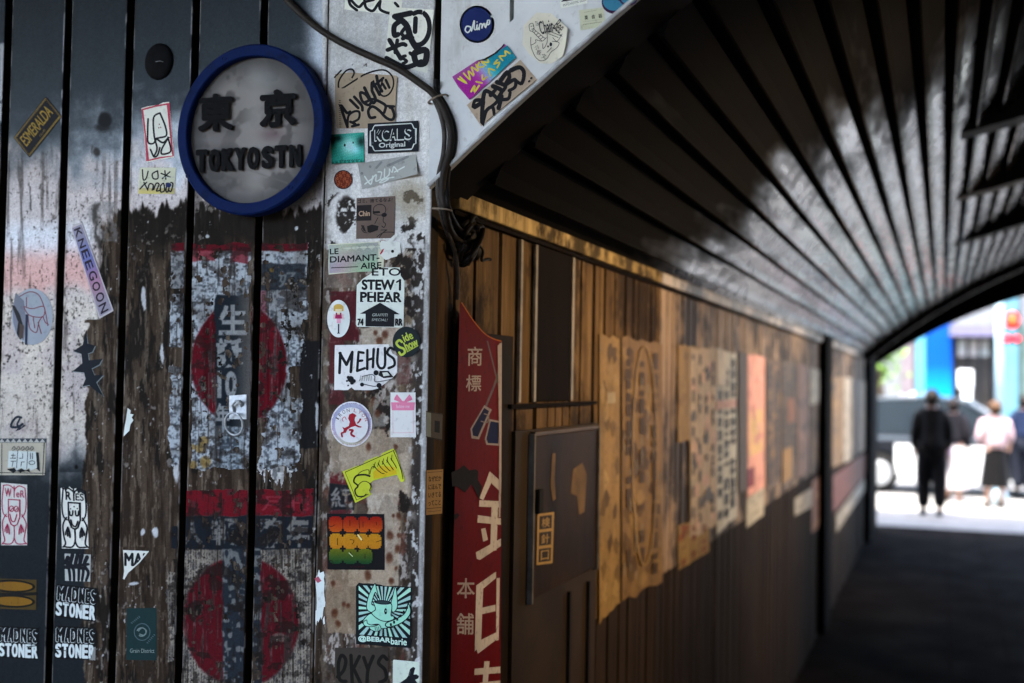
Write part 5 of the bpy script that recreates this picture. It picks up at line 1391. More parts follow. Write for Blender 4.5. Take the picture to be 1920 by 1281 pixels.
# --- fascia and upper panel
g5 = lambda *p: zz(820, 0, 4.269, *p)
a = Art(g5((178, 45), (458, 45), (458, 345), (178, 345)), 'b3c0c6', ellp())
a.ell(49, 50, 44, 45, '17265e')
for p in ([(28, 56), (20, 56), (16, 66), (24, 72), (32, 62), (30, 56), (34, 68)], [(34, 68), (42, 40), (42, 62), (48, 64)], [(48, 64), (50, 52), (50, 64), (56, 58)], [(56, 64), (58, 50), (64, 50), (64, 60)], [(64, 58), (70, 48), (74, 58), (80, 44)], [(80, 44), (76, 50), (84, 50), (86, 40), (80, 40), (80, 46)]): a.line(p, 2.6, 'aebac2')
a.ell(50, 44, 1.6, 1.6, 'aebac2')
a.done('sticker', 'round navy sticker with white looping script and pale rim', 'sticker', SG)

g5q = g5((118, 615), (545, 345), (630, 460), (258, 800))
a = Art(g5q, '8a3f8e', [(0, 0), (47, -2), (58, 9), (75, 14), (90, 8), (98, 0), (100, 100), (0, 100), (-2, 40)], lift=.0026, surf=band)
a.field(24, 8, lambda u, v: tuple(np.clip(np.array((.62, .14, .56)) * (1 - ss(30, 62, np.float32(u))) + np.array((.10, .52, .60)) * ss(30, 62, np.float32(u)) + np.array((.22, .30, .22)) * math.exp(-((u - 44 - v * .05) / 14) ** 2), 0, .8)), (0, 16, 100, 100))
YE = 'b8b440'
for k, p in enumerate(([(10, 16), (12, 46), (6, 18)], [(18, 12), (20, 44), (26, 16), (28, 40)], [(30, 38), (34, 10), (38, 36)], [(40, 34), (42, 10)], [(48, 10), (42, 22), (50, 36)], [(54, 36), (52, 14), (60, 32), (62, 10)], [(10, 82), (20, 74), (14, 90), (26, 84)], [(26, 66), (32, 84)], [(40, 60), (36, 76), (44, 78)], [(50, 84), (54, 56), (60, 78)], [(74, 48), (66, 54), (74, 64), (66, 76)], [(80, 66), (80, 40), (88, 56), (92, 36), (96, 62)])): a.line(p, 3, YE)
a.poly([(46, -2), (58, 8), (76, 12), (90, 6), (98, -2), (96, 8), (80, 20), (58, 18)], '1c1a1c')
a.done('sticker', 'magenta to turquoise sticker with yellow scrawl, torn along its top edge', 'sticker', SG)

a = Art(g5((235, 842), (665, 478), (802, 640), (352, 1012)), '8d8278', lift=.0006, surf=band)
for p in ([(8, 26), (22, 30), (14, 8), (6, 20)], [(22, 30), (12, 60), (4, 92), (18, 66), (28, 70), (24, 96)], [(22, 28), (34, 6), (40, 60), (26, 66)], [(36, 30), (48, 26)], [(46, 10), (52, 44), (42, 60), (52, 84), (60, 70)], [(54, 8), (60, 40), (50, 50)], [(60, 12), (74, 4), (72, 24), (62, 36), (76, 44), (70, 66), (60, 62)], [(80, 8), (92, 20), (92, 46), (80, 72), (76, 46)], [(34, 88), (48, 62)]): a.line(p, (9, 6), '131316')
a.ell(90, 84, 2, 4, '131316'); a.ell(95, 80, 2, 4, '131316'); a.line([(10, 98), (98, 98)], 1, '4a4038')
a.done('sticker', 'brown kraft sticker with dense black marker tag on the curved band', 'sticker', SG)

oc = [(30, 0), (64, 1), (100, 30), (96, 62), (90, 84), (64, 99), (40, 99), (14, 80), (0, 62), (2, 26)]
a = Art(g5((683, 100), (1043, 104), (1040, 516), (680, 512)), 'b1b4b0', oc, curl=lambda u, v: .008 * max(0, (u - 70) / 30) ** 2, surf=band)
g = lambda *p: [((x - 683) / 3.6, (y - 102) / 4.12) for x, y in p]
D_ = '22262c'
for p in (g((740, 195), (765, 190), (775, 240), (745, 250), (735, 210), (742, 195)), g((760, 250), (840, 330)), g((780, 240), (865, 310)), g((775, 262), (792, 250)), g((790, 280), (812, 266)), g((808, 298), (832, 282)), g((826, 314), (850, 298)), g((750, 300), (752, 360), (790, 340), (790, 320), (840, 330), (875, 300)), g((750, 360), (760, 400), (790, 460), (830, 488), (880, 470), (910, 420), (960, 380), (975, 340), (920, 330)), g((870, 265), (890, 215), (930, 200), (950, 240), (1000, 290)), g((890, 270), (970, 300)), g((900, 250), (1000, 290)), g((880, 260), (880, 340), (850, 390), (845, 350)), g((925, 300), (960, 330), (1000, 270)), g((880, 420), (900, 400), (915, 380))): a.line(p, 1.1, D_)
a.ell(*g((910, 355))[0], 3, 4, D_); a.ell(*g((888, 372))[0], 2, 2, D_)
for u, v in g((752, 212), (768, 210), (760, 236), (770, 232)): a.ell(u, v, 1.2, 1.2, D_)
a.text('Chair', 37, 14, 68, 40, D_, .01, rot=-14); a.text('The', 28, 17, 38, 26, D_, 0, rot=-6); a.text('Bee', 72, 14, 92, 38, D_, .005, rot=38)
for ch, (u, v) in zip('小板文', g((800, 380), (815, 420), (855, 450))): a.text(ch, u - 5, v - 5, u + 5, v + 5, D_, .005, rot=12)
a.done('sticker', 'round white sticker with a thin line drawn saxophone and bee, peeling at right', 'sticker', SG)

a = Art(g5((1133, 82), (1332, 60), (1348, 212), (1146, 244)), '9fa79a', surf=band)
for k, ch in enumerate('英会話'): a.text(ch, 20 + k * 28, 30, 34 + k * 28, 52, '20241f', .03)
for k in range(12): a.line([(14 + k * 6.2, 74), (17 + k * 6.2, 73)], 1, '5d625a')
a.line([(20, 14), (70, 10)], .8, '7a8078'); a.line([(12, 60), (88, 60)], .5, '80867c')
a.done('sticker', 'small pale sticker with three black characters high on the curved band', 'sticker', SG)

a = Art(g5((985, -60), (1215, -80), (1200, 28), (985, 68)), 'b3bcc0', surf=band)
a.poly([(2, 60), (14, 40), (100, 30), (98, 56)], BLK); a.text('PSYCHOTIC LUST', 10, 70, 96, 86, '20242a', .02, rot=-5)
a.done('sticker', 'white sticker with tiny black capitals cut off at the picture top', 'sticker', SG)

a = Art(g5((1315, -120), (1640, -120), (1640, 112), (1315, 112)), '3a1a3c', ellp(32, 60, 32, 40), lift=.0008, surf=band)
a.ell(30, 56, 27, 33, '2f6f94'); a.ell(66, 50, 22, 22, '3a1a3c'); a.ell(66, 48, 18, 18, '2f6f94'); a.ell(44, 52, 3, 4, '3a1a3c')
a.done('sticker', 'blue bubble shaped sticker with purple outline at the picture top', 'sticker', SG)

# --- on the end face of the corner sheet
a = Art([(800, 882), (831, 880), (829, 963), (799, 966)], '9a8058', surf=post, lift=.0012)
for r, t in enumerate(('なぜだか', 'にほんで', 'いきてる', 'ってこと')): a.text(t, 12, 14 + r * 18, 90, 26 + r * 18, '2c2216', .02)
a.line([(6, 86), (94, 86)], 1, '3a2d1c'); a.line([(6, 5), (94, 5)], .8, '3a2d1c'); a.line([(10, 93), (90, 93)], .7, '4a3b28')
a.done('sticker', 'tan slip with four rows of handwritten characters on the narrow end face', 'sticker', SG)
a = Art([(799, 771), (830, 776), (829, 826), (799, 820)], '5a5650', surf=post, lift=.0012)
a.rect(2, 4, 30, 96, '6f7f86'); a.rect(52, 30, 84, 74, '23262a'); a.line([(0, 2), (100, 2)], 1.2, '22201d'); a.line([(0, 98), (100, 98)], 1.2, '22201d')
a.done('sticker', 'worn grey sticker with a dark square on the narrow end face', 'sticker', SG)

# ------------------------------------------------------------------ enamel plate on the passage wall
PG = 'bills pasted along the passage wall'
bq = [(860, 560), (941, 560), (938, 1400), (841, 1400)]
pc_ = lambda *p: [((x - (860 - (y - 560) * .0226)) / (81 + (y - 560) * .0190) * 100, (y - 560) / 8.4) for x, y in p]
shape = pc_((862, 566), (872, 580), (886, 600), (906, 625), (922, 636), (941, 641), (938, 1400), (841, 1400))
a = Art(bq, '640c15', shape, surf=side, thick=.004, lift=.012, rough=.55, wear=.3)
cl = pc_((850, 566), (941, 641), (938, 1400), (841, 1400))
for t, x0, y0, x1, y1 in (('商', 877, 650, 904, 686), ('標', 874, 703, 902, 734), ('本', 857, 1084, 890, 1122), ('舗', 856, 1150, 888, 1190)):
    (u0, v0), (u1, v1) = pc_((x0, y0), (x1, y1)); a.text(t, u0, v0, u1, v1, 'b5aeac', .012)
a.line(pc_((938, 645), (934, 700), (912, 760), (905, 782)), 4, '6a6468'); a.line(pc_((914, 640), (924, 680), (934, 720), (941, 745)), 2.5, '6a6468', clip=cl)
a.poly(pc_((908, 760), (922, 768), (898, 824), (884, 822), (882, 804)), 'a09a9c'); a.poly(pc_((908, 765), (917, 771), (896, 819), (887, 817), (885, 805)), '121a44')
a.poly(pc_((918, 786), (938, 790), (936, 836), (912, 834), (909, 824)), 'a09a9c'); a.poly(pc_((920, 790), (937, 793), (934, 832), (915, 831), (912, 823)), '141a48')
a.line(pc_((902, 790), (914, 792), (916, 780), (908, 776)), 2, '8a8488')
CH = 'd0cac6'
for p in (((918, 884), (936, 900), (936, 920), (921, 906), (906, 938), (899, 934), (910, 906)), ((899, 938), (939, 940), (939, 952), (898, 950)), ((896, 966), (939, 972), (939, 984), (895, 980)), ((922, 940), (934, 940), (931, 1032), (919, 1034)), ((892, 1036), (939, 1010), (939, 1024), (900, 1050), (894, 1048)), ((902, 992), (910, 990), (915, 1012), (906, 1016)),
          ((893, 1098), (930, 1072), (930, 1084), (906, 1104), (902, 1206), (890, 1222)), ((903, 1140), (929, 1134), (929, 1146), (903, 1152)), ((890, 1206), (930, 1186), (930, 1200), (896, 1226)), ((931, 1084), (937, 1084), (935, 1200), (930, 1202)),
          ((890, 1254), (938, 1250), (938, 1262), (889, 1266)), ((908, 1240), (918, 1240), (914, 1290), (904, 1290)), ((900, 1280), (938, 1276), (938, 1290), (896, 1294)), ((886, 1310), (938, 1304), (938, 1318), (884, 1324))):
    a.poly(pc_(*p), CH)
for p in (((846, 886), (860, 880), (870, 872), (880, 882), (892, 880), (897, 884), (896, 900), (904, 912), (898, 936), (892, 922), (884, 908), (872, 924), (856, 912), (848, 912)), ((850, 966), (858, 962), (862, 966), (854, 976))): a.poly(pc_(*p), '1a1614')
a.line(pc_((866, 568), (886, 599), (906, 623), (922, 634), (940, 640)), 2, 'b5662c')  # orange light along the folded top edge, painted in
a.poly(pc_((933, 648), (941, 642), (940, 900), (938, 970), (935, 970), (936, 830)), 'b3a9a9')  # highlight down the plate's right edge, painted as a pale strip
plate = a.done('enamel_sign', 'tall dark red enamel plate with white characters and crossed blue rifles', 'sign')

# meter cupboard door
dr = empty('cupboard_door', side(1040, 950, 0), 'low dark steel cupboard door with a small label in the passage wall', 'cupboard door')
Z = lambda px, py: side(px, py).z
yA, yB, yC = Ys(960), Ys(985), Ys(1110)
zT, zB = Z(1045, 800), Z(1045, 1092)
M_door = mat('door_brown', '2c1f14', '1a120c', 5, .5, 0, (1, 1, .6), .05, .3, .42, .6)
MB().box(XT, yA, zB - .55, XT + .010, yC + .03, zT + .0).build('surround', mat('surround_brown', '33281c', '221a12', 4, .6, 0), dr)
MB().box(XT + .010, yB + .01, zB, XT + .019, yC - .004, zT - .014, .002).build('door_leaf', M_door, dr)
for y0, y1, z0, z1 in ((yB, yB + .0095, zB - .008, zT - .008), (yC - .0035, yC + .006, zB - .008, zT - .008)):
    MB().box(XT + .010, y0, z0, XT + .024, y1, z1, .002).build('frame_stile', mat('stile_grey', '6d6a66', '4a4743', 14, .6, 0), dr)
MB().box(XT + .0105, yB + .01, zT - .0135, XT + .022, yC - .004, zT - .004, .001).build('frame_rail', mat('rail_brown', '54432f', '3c2f20', 9, .45), dr)
MB().box(XT + .019, yB + .015, Z(995, 960), XT + .032, yB + .045, Z(995, 915), .003).build('latch', M_black, dr)
for px in (1062, 1098):
    MB().box(XT + .0105, Ys(px), .3, XT + .018, Ys(px + 3), zB - .03).build('seam_strip', mat('seam_dark', '17120d'), dr)
a = Art([(1008, 964), (1039, 960), (1036, 1056), (1006, 1060)], '8a754a', surf=lambda x, y, o=0: side(x, y, o + .019), lift=.0004, thick=.001)
for k, t in enumerate('検針口'): a.rect(12, 5 + k * 32, 88, 31 + k * 32, '2a2116'); a.text(t, 26, 9 + k * 32, 76, 28 + k * 32, '8a754a', .01)
a.done('door_label', parent=dr)
def scuff(u, v): return (.42, .33, .2)
for pts in ([(1036, 850), (1042, 850), (1040, 900), (1042, 935), (1037, 940), (1032, 910)], [(1075, 880), (1092, 868), (1100, 890), (1096, 960), (1086, 965), (1082, 930), (1070, 925)]):
    a = Art(Q(1000, 800, 1110, 1100), None, surf=lambda x, y, o=0: side(x, y, o + .0192)); a.z = .0006; a.m(mat('scuff_tan', '6d5636', '4b3b26', 12, .6)) 
    a.poly([((x - 1000) / 1.1, (y - 800) / 3) for x, y in pts], mat('scuff_tan', '6d5636')); a.done('scuff', parent=dr)

# ------------------------------------------------------------------ bills pasted along the passage
def pbill(x0, x1, t0, t1, b0, b1, base, label, ops, seed=1, lift=.002):
    quad = [(x0, t0), (x1, t1), (x1, b1), (x0, b0)]
    a = Art(quad, base, jag([(0, 0), (100, 0), (100, 100), (0, 100)], 1.2, seed, 6), surf=side, thick=.0012, lift=lift, wear=.42, hi=x0 > 1290)  # far bills get lighter ink, standing in for stronger light there
    r = random.Random(seed); ops(a, r)
    return a.done('poster', label, 'poster', PG)
def columns(n, h, w, dens=.8):
    def f(a, r):
        for k in range(n):
            v = 4
            while v < 92:
                L = r.uniform(2, 7)
                if r.random() < dens:
                    u = (k + .5) * 100 / n
                    a.rect(u - w * 50 / n, v, u + w * 50 / n, min(95, v + L), h)
                    a.line([(u - w * 30 / n, v + L * .5), (u + w * 60 / n, v + L * .3)], 1.2, h)
                v += L + r.uniform(.6, 2.4)
    return f
def blots(cols, n=24, s=(8, 6)):
    def f(a, r):
        for k in range(n):
            u, v = r.uniform(8, 92), r.uniform(4, 96); a.poly([(max(1, min(99, u + r.uniform(.4, 1) * s[0] * math.cos(t))), max(1, min(99, v + r.uniform(.4, 1) * s[1] * math.sin(t)))) for t in [j * .9 for j in range(7)]], r.choice(cols))
    return f
def seq(*fs):
    def f(a, r):
        for g_ in fs: g_(a, r)
    return f
def strip(v0, v1, h, u0=0, u1=100): return lambda a, r: a.rect(u0 + .6, v0, u1 - .6, v1, h)
pbill(1124, 1162, 628, 636, 1172, 1130, '8d7348', 'narrow amber bill nearest the cupboard door', seq(blots(['6d5734', '9d8456', '5a472b'], 20, (20, 5)),  strip(20, 24, 'a89a80', 40, 80)), 1)
pbill(1166, 1242, 632, 646, 1128, 1092, '7c6340', 'tall brown bill with a column of dark brush characters', seq(blots(['5f4a2d', '8d744b', '4f3d27'], 34, (14, 5)), columns(3, '4a3926', .34, .75), lambda a, r: a.ring(58, 46, 30, 44, 3, '93794e'), columns(7, '8d887c', .10, .25)), 2)
pbill(1272, 1312, 646, 652, 830, 816, '9c8254', 'short amber bill beside a tall white one', blots(['8a7048', 'ab925f'], 8, (18, 8)), 3)
pbill(1272, 1330, 985, 970, 1070, 1034, 'a0854c', 'small mustard bill low on the wall under the tall white one', seq(blots(['8b6c3c', '9a5a2c'], 7, (14, 14)), columns(3, '7a3f24', .4, .5)), 4)
pbill(1294, 1344, 650, 654, 1010, 982, '9b9084', 'faded pink and grey bill overlapping a tall white one', seq(blots(['a58d88', '8f8b86', 'b09a92', '5d5650'], 26, (16, 5)), columns(4, '5b5550', .35, .6)), 5, .003)
pbill(1344, 1381, 654, 662, 1002, 970, 'aab0b6', 'tall white bill with columns of black characters', seq(columns(3, '1c1d20', .62, .9),  strip(0, 20, 'b4b3b6', 0, 50),  strip(28, 33, 'a78a8c')), 6, .0022)
pbill(1386, 1401, 660, 664, 930, 915, '4c3c2b', 'thin dark brown bill between white and pink ones', blots(['3a2e22', '66543c'], 8), 7)
pbill(1402, 1434, 664, 670, 934, 912, 'b98a88', 'pink bill with a pale yellow middle', seq(strip(40, 72, 'b59c78', 10, 90),  strip(2, 38, 'bb8c8c'), blots(['bd9494', 'a87a7c'], 12, (20, 5)),  strip(80, 94, '6d1f2c', 0, 40)), 8)
pbill(1400, 1432, 936, 914, 990, 965, '9a9a98', 'pale scrap of bill under the pink one', blots(['7d7c7a', '8d8c88'], 8, (20, 14)), 9)
pbill(1437, 1464, 672, 676, 925, 905, '65503a', 'brown bill right of the pink one', seq(blots(['4b3b2a', '7d6544'], 16, (16, 6)), columns(2, '30261c', .5)), 10)
pbill(1466, 1494, 676, 682, 920, 895, '5b4a34', 'ochre and black bill with columns of writing', seq(columns(3, '2a221a', .5),  strip(70, 96, '8a7040', 10, 70),  strip(30, 50, '6d4a34', 40, 90)), 11)
pbill(1496, 1516, 682, 686, 900, 885, '6d5650', 'dull rose bill near the black column', blots(['7d6660', '4a3a32'], 12, (18, 6)), 12)
pbill(1490, 1522, 935, 915, 968, 950, '98999a', 'pale strip of bill low beside the black column', blots(['7d7c7a'], 6, (20, 18)), 13)
pbill(1519, 1536, 690, 694, 760, 755, 'b0b8c2', 'white slip high beside the black column', blots(['9aa2b0'], 5, (20, 14)), 14)
pbill(1522, 1538, 905, 890, 1000, 985, '8f6040', 'small rusty orange bill at the foot of the black column', blots(['7b4c30', 'a4805c'], 8, (20, 10)), 15)
pbill(1556, 1580, 705, 708, 880, 868, '77613f', 'amber bill beyond the black column', blots(['5c4a30', '8d744b'], 12, (18, 6)), 16)
pbill(1582, 1597, 708, 710, 868, 860, '9c9a98', 'grey white bill beyond the black column', columns(2, '6b6866', .4, .6), 17)
pbill(1599, 1612, 712, 714, 858, 848, '3d2f22', 'dark brown bill beyond the black column', blots(['57442f'], 6), 18)
pbill(1613, 1624, 714, 716, 848, 842, '8e8278', 'pale tan bill at the far end of the wall', blots(['756a60'], 6), 19)
pbill(1562, 1626, 892, 846, 962, 888, '6a2f28', 'rust red band low on the wall at the far end', columns(9, '8a5a50', .2, .9), 20)
pbill(1568, 1624, 966, 892, 1000, 915, '8a8884', 'whitish band under the rust red one at the far end', blots(['6f6d6a', '9a9894'], 10, (12, 20)), 21)

# warm spot lamp of the passage, on its stem from the vault
def vault_z(x): return CZV + math.sqrt(R_V ** 2 - (CXV - x) ** 2)
def passage_lamp(lx, ly, lz, tz, watts, tint, label):
    lp = empty('passage_lamp', (lx, ly, lz), label, 'lamp', 'spot lamps along the passage')
    aim = (Vector((XT, ly, tz)) - Vector((lx, ly, lz))).normalized()
    rotq = aim.to_track_quat('Z', 'Y').to_matrix().to_4x4()
    MB().tube([(lx, ly, vault_z(lx) + .02), (lx, ly, lz + .03)], .008, 8).build('stem', M_black, lp)
    mb = MB().lathe([(0, -.10), (.03, -.10), (.045, -.07), (.055, .03), (.075, .09), (.072, .09), (.050, .03), (.02, -.03), (0, -.03)], (0, 0, 0), 'z', 28)
    bmesh.ops.transform(mb.bm, matrix=Matrix.Translation((lx, ly, lz)) @ rotq, verts=mb.bm.verts); mb.build('lamp_shade', mat('shade_green', '22352c', '1a2a22', 20, .35), lp)
    MB().ball(Vector((lx, ly, lz)) + aim * .02, .03).build('bulb', glow('bulb_glow', 'ffb45a', 20), lp)
    pl_ = bpy.data.lights.new('lamp_light', 'SPOT'); pl_.energy = watts; pl_.color = tint; pl_.shadow_soft_size = .03; pl_.spot_size = math.radians(88); pl_.spot_blend = 1
    po = bpy.data.objects.new('lamp_light', pl_); COL.objects.link(po); po.parent = lp; po.location = aim * .095
    po.rotation_euler = (-aim).to_track_quat('Z', 'Y').to_euler()
passage_lamp(1.2, 3.2, 2.34, 1.85, 15, (1.0, .68, .36), 'warm spot lamp hanging from the vault, nearest the mouth of the passage')
passage_lamp(1.7, 6.4, 2.5, 1.75, 34, (1.0, .76, .52), 'warm spot lamp hanging from the vault, halfway along the passage')
passage_lamp(2.0, 10.6, 2.5, 1.75, 46, (1.0, .82, .66), 'warm spot lamp hanging from the vault, nearest the far end of the passage')

# ------------------------------------------------------------------ people beyond the passage
def skin(name, J, E_, mt, parent, root=None, sub=2):
    """J: name -> (x, y, z, r) ; one continuous surface grown round a skeleton"""
    names = list(J); me = bpy.data.meshes.new(name)
    me.from_pydata([J[n][:3] for n in names], [(names.index(a), names.index(b)) for a, b in E_], [])
    o = bpy.data.objects.new(name, me); COL.objects.link(o)
    sk = o.modifiers.new('s', 'SKIN'); sk.use_smooth_shade = True
    for i, n in enumerate(names):
        r = J[n][3]; r = r if isinstance(r, tuple) else (r, r)
        me.skin_vertices[0].data[i].radius = r; me.skin_vertices[0].data[i].use_root = (n == (root or names[0]))
    ss_ = o.modifiers.new('u', 'SUBSURF'); ss_.levels = ss_.render_levels = sub
    dg = bpy.context.evaluated_depsgraph_get(); dg.update()
    m2 = bpy.data.meshes.new_from_object(o.evaluated_get(dg))
    bpy.data.objects.remove(o); bpy.data.meshes.remove(me)
    m2.materials.clear()
    return link(name, m2, [mt], parent, (0, 0, 0), True)
M_skin = mat('skin', 'c09a86', 'a8826e', 8, .5)
def person(loc, rz, label, h=1.7, hair='1a1512', top='17181b', bottom='17181b', shoe='121212', skirt=None, stride=.10, bun=False, arms='down', long_coat=False, skirt_len=.48):
    r = empty('person', loc, label, 'person', None, rz); k = h / 1.7
    s = lambda *a: tuple(v * k for v in a)
    aL = [(.182, 0, 1.39, .055), (.225, .02, 1.14, .046), (.215, -.06, .90, .032), (.232, -.08, .82, .03)]
    aR = [(-.182, 0, 1.39, .055), (-.225, .02, 1.14, .046), (-.215, -.06, .90, .032), (-.232, -.08, .82, .03)]
    if arms == 'front':
        for q, sg in ((aL, 1), (aR, -1)):
            q[1] = (sg * .255, .02, 1.12, .046); q[2] = (sg * .13, -.20, 1.08, .034); q[3] = (sg * .06, -.24, 1.08, .03)
    B = {'pelvis': s(0, 0, .95, .135), 'waist': s(0, .0, 1.10, .13), 'chest': s(0, .0, 1.30, .15), 'neckb': s(0, .0, 1.44, .07), 'neck': s(0, -.01, 1.50, .052), 'skull': s(0, -.015, 1.60, .088), 'top': s(0, -.005, 1.655, .07),
         'hipL': s(.09, 0, .90, .095), 'kneeL': s(.10, -stride, .50, .062), 'ankL': s(.10, -stride * .6, .09, .042), 'toeL': s(.105, -stride * .6 - .14, .04, .035),
         'hipR': s(-.09, 0, .90, .095), 'kneeR': s(-.10, stride * .5, .50, .062), 'ankR': s(-.10, stride * 1.5, .10, .042), 'toeR': s(-.105, stride * 1.5 - .13, .04, .035)}
    for sd2, q in (('L', aL), ('R', aR)):
        for n, p in zip(('sh', 'el', 'wr', 'hd'), q): B[n + sd2] = s(*p)
    E_ = [('pelvis', 'waist'), ('waist', 'chest'), ('chest', 'neckb'), ('neckb', 'neck'), ('neck', 'skull'), ('skull', 'top')]
    for q in 'LR': E_ += [('pelvis', 'hip' + q), ('hip' + q, 'knee' + q), ('knee' + q, 'ank' + q), ('ank' + q, 'toe' + q), ('neckb', 'sh' + q), ('sh' + q, 'el' + q), ('el' + q, 'wr' + q), ('wr' + q, 'hd' + q)]
    skin('body', B, E_, M_skin, r, 'pelvis')
    # five fingers on each hand
    for sd2, q in ((1, aL), (-1, aR)):
        hx_, hy_, hz_ = q[3][:3]; J, EE = {'palm': s(hx_, hy_, hz_, .026)}, []
        for f in range(5):
            o_ = (f - 2) * .016
            J['a%d' % f] = s(hx_ + sd2 * .004, hy_ + o_ - (.02 if f == 0 else 0), hz_ - .05 + .012 * abs(f - 2), .0095); J['b%d' % f] = s(hx_ - sd2 * .008, hy_ + o_ - (.03 if f == 0 else .004), hz_ - .095 + .014 * abs(f - 2), .0085)
            EE += [('palm', 'a%d' % f), ('a%d' % f, 'b%d' % f)]
        skin('hand', J, EE, M_skin, r, 'palm', 1)
    m_t, m_b = mat('cloth_' + top, top, None, 14, .8), mat('cloth_' + bottom, bottom, None, 14, .8)
    T = {n: (v[0], v[1], v[2], v[3] + .03) for n, v in B.items()}
    J = {n: T[n] for n in ('waist', 'chest', 'neckb', 'shL', 'elL', 'wrL', 'shR', 'elR', 'wrR')}
    J['hem'] = s(0, .0, .80 if long_coat else .93, .23 if long_coat else .18); J['waist'] = s(0, 0, 1.10, .185); J['chest'] = s(0, 0, 1.30, .185)
    skin('jacket', J, [('hem', 'waist'), ('waist', 'chest'), ('chest', 'neckb'), ('neckb', 'shL'), ('shL', 'elL'), ('elL', 'wrL'), ('neckb', 'shR'), ('shR', 'elR'), ('elR', 'wrR')], m_t, r, 'chest')
    if skirt:
        z0, z1 = 1.02 * k, skirt_len * k; mb = MB(); n = 40
        prof = []
        for i in range(9):
            t = i / 8; prof.append((z0 + (z1 - z0) * t, .145 * k + (.09 * k) * t ** .8))
        rings = [[mb.bm.verts.new((rr * (1 + .05 * t_ * math.sin(9 * a)) * math.cos(a), rr * .8 * (1 + .05 * t_ * math.sin(9 * a)) * math.sin(a), z)) for a in [j * 2 * math.pi / n for j in range(n)]] for t_, (z, rr) in zip([i / 8 for i in range(9)], prof)]
        for A, Bq in zip(rings, rings[1:]):
            for j in range(n): mb.bm.faces.new((A[j], A[(j + 1) % n], Bq[(j + 1) % n], Bq[j]))
        mb.build('skirt', mat('cloth_' + skirt, skirt, None, 14, .8), r, (0, 0, 0), smooth=True)
    else:
        J = {n: (v[0], v[1], v[2], v[3] + .02) for n, v in B.items() if n in ('pelvis', 'hipL', 'kneeL', 'ankL', 'hipR', 'kneeR', 'ankR')}
        for q in 'LR': J['ank' + q] = (*J['ank' + q][:3], .09 * k); J['knee' + q] = (*J['knee' + q][:3], .115 * k); J['hip' + q] = (*J['hip' + q][:3], .135 * k)
        skin('trousers', J, [('pelvis', 'hipL'), ('hipL', 'kneeL'), ('kneeL', 'ankL'), ('pelvis', 'hipR'), ('hipR', 'kneeR'), ('kneeR', 'ankR')], m_b, r, 'pelvis')
    for q in 'LR':
        a_, t_ = B['ank' + q], B['toe' + q]; mb = MB()
        mb.tube([(a_[0], a_[1] + .05 * k, .045 * k), (a_[0], a_[1], .05 * k), ((a_[0] + t_[0]) / 2, (a_[1] + t_[1]) / 2, .046 * k), (t_[0], t_[1], .036 * k), (t_[0], t_[1] - .05 * k, .028 * k)], [.036 * k, .047 * k, .047 * k, .044 * k, .02 * k], 12)
        mb.build('shoe', mat('shoe_' + shoe, shoe, None, 20, .5), r, (0, 0, 0))
    # hair, ears, nose, eyes
    mb = MB(); hc = (0, .008 * k, 1.628 * k)
    q = bmesh.ops.create_uvsphere(mb.bm, u_segments=24, v_segments=16, radius=.116 * k)['verts']
    kill = []
    for v in q:
        if v.co.y < -.045 * k and v.co.z < .035 * k: kill.append(v)
        v.co = Vector((v.co.x * .92, v.co.y * 1.05, v.co.z * (1.12 if v.co.z > 0 else 1.0))) * (1 + .03 * math.sin(v.co.x * 90) * math.sin(v.co.z * 70)) + Vector(hc)
    bmesh.ops.delete(mb.bm, geom=kill, context='VERTS')
    if bun: mb.ball((0, .12 * k, 1.64 * k), .052 * k)
    mb.build('hair', mat('hair_' + hair, hair, None, 60, .6), r, (0, 0, 0), smooth=True)
    for sg in (-1, 1):
        MB().ball((sg * .034 * k, -.093 * k, 1.615 * k), .011 * k, (1, .6, .7)).build('eye', mat('eye_dark', '2a2220'), r, (0, 0, 0))
        MB().ball((sg * .088 * k, .0, 1.60 * k), .02 * k, (.5, 1, 1.5)).build('ear', M_skin, r, (0, 0, 0))
    MB().ball((0, -.108 * k, 1.59 * k), .014 * k, (.9, 1.1, 1.5)).build('nose', M_skin, r, (0, 0, 0))
    MB().ball((0, -.096 * k, 1.55 * k), .02 * k, (1.1, .5, .3)).build('mouth', mat('lips', '9a5a52'), r, (0, 0, 0))
    return r
def gnd(px, Y): 
    p = deep(Y)(px, 640); return (p.x, Y, 0.0)
PI = math.pi
p1 = person(gnd(1748, 17.6), PI + .1, 'person in a black coat and trousers walking out of the passage', 1.76, top='0c0c0e', bottom='0b0b0d', stride=.06, long_coat=True)
p2 = person(gnd(1789, 19.9), PI - .2, 'person in a dark top and long pale skirt, partly behind the black coat', 1.62, top='17161c', skirt='b9b2b4', stride=.05, shoe='6a4a3c', skirt_len=.22, hair='181312')
p3 = person(gnd(1866, 19.2), PI + .3, 'person in a pale pink jacket and black skirt with arms folded', 1.60, top='b39aa0', skirt='060607', bun=True, arms='front', stride=.03, hair='4a3626', skirt_len=.34)
p4 = person(gnd(1921, 21.9), PI + .2, 'person in navy at the right edge of the picture beside the car', 1.68, top='18233c', bottom='161a24', stride=.05)
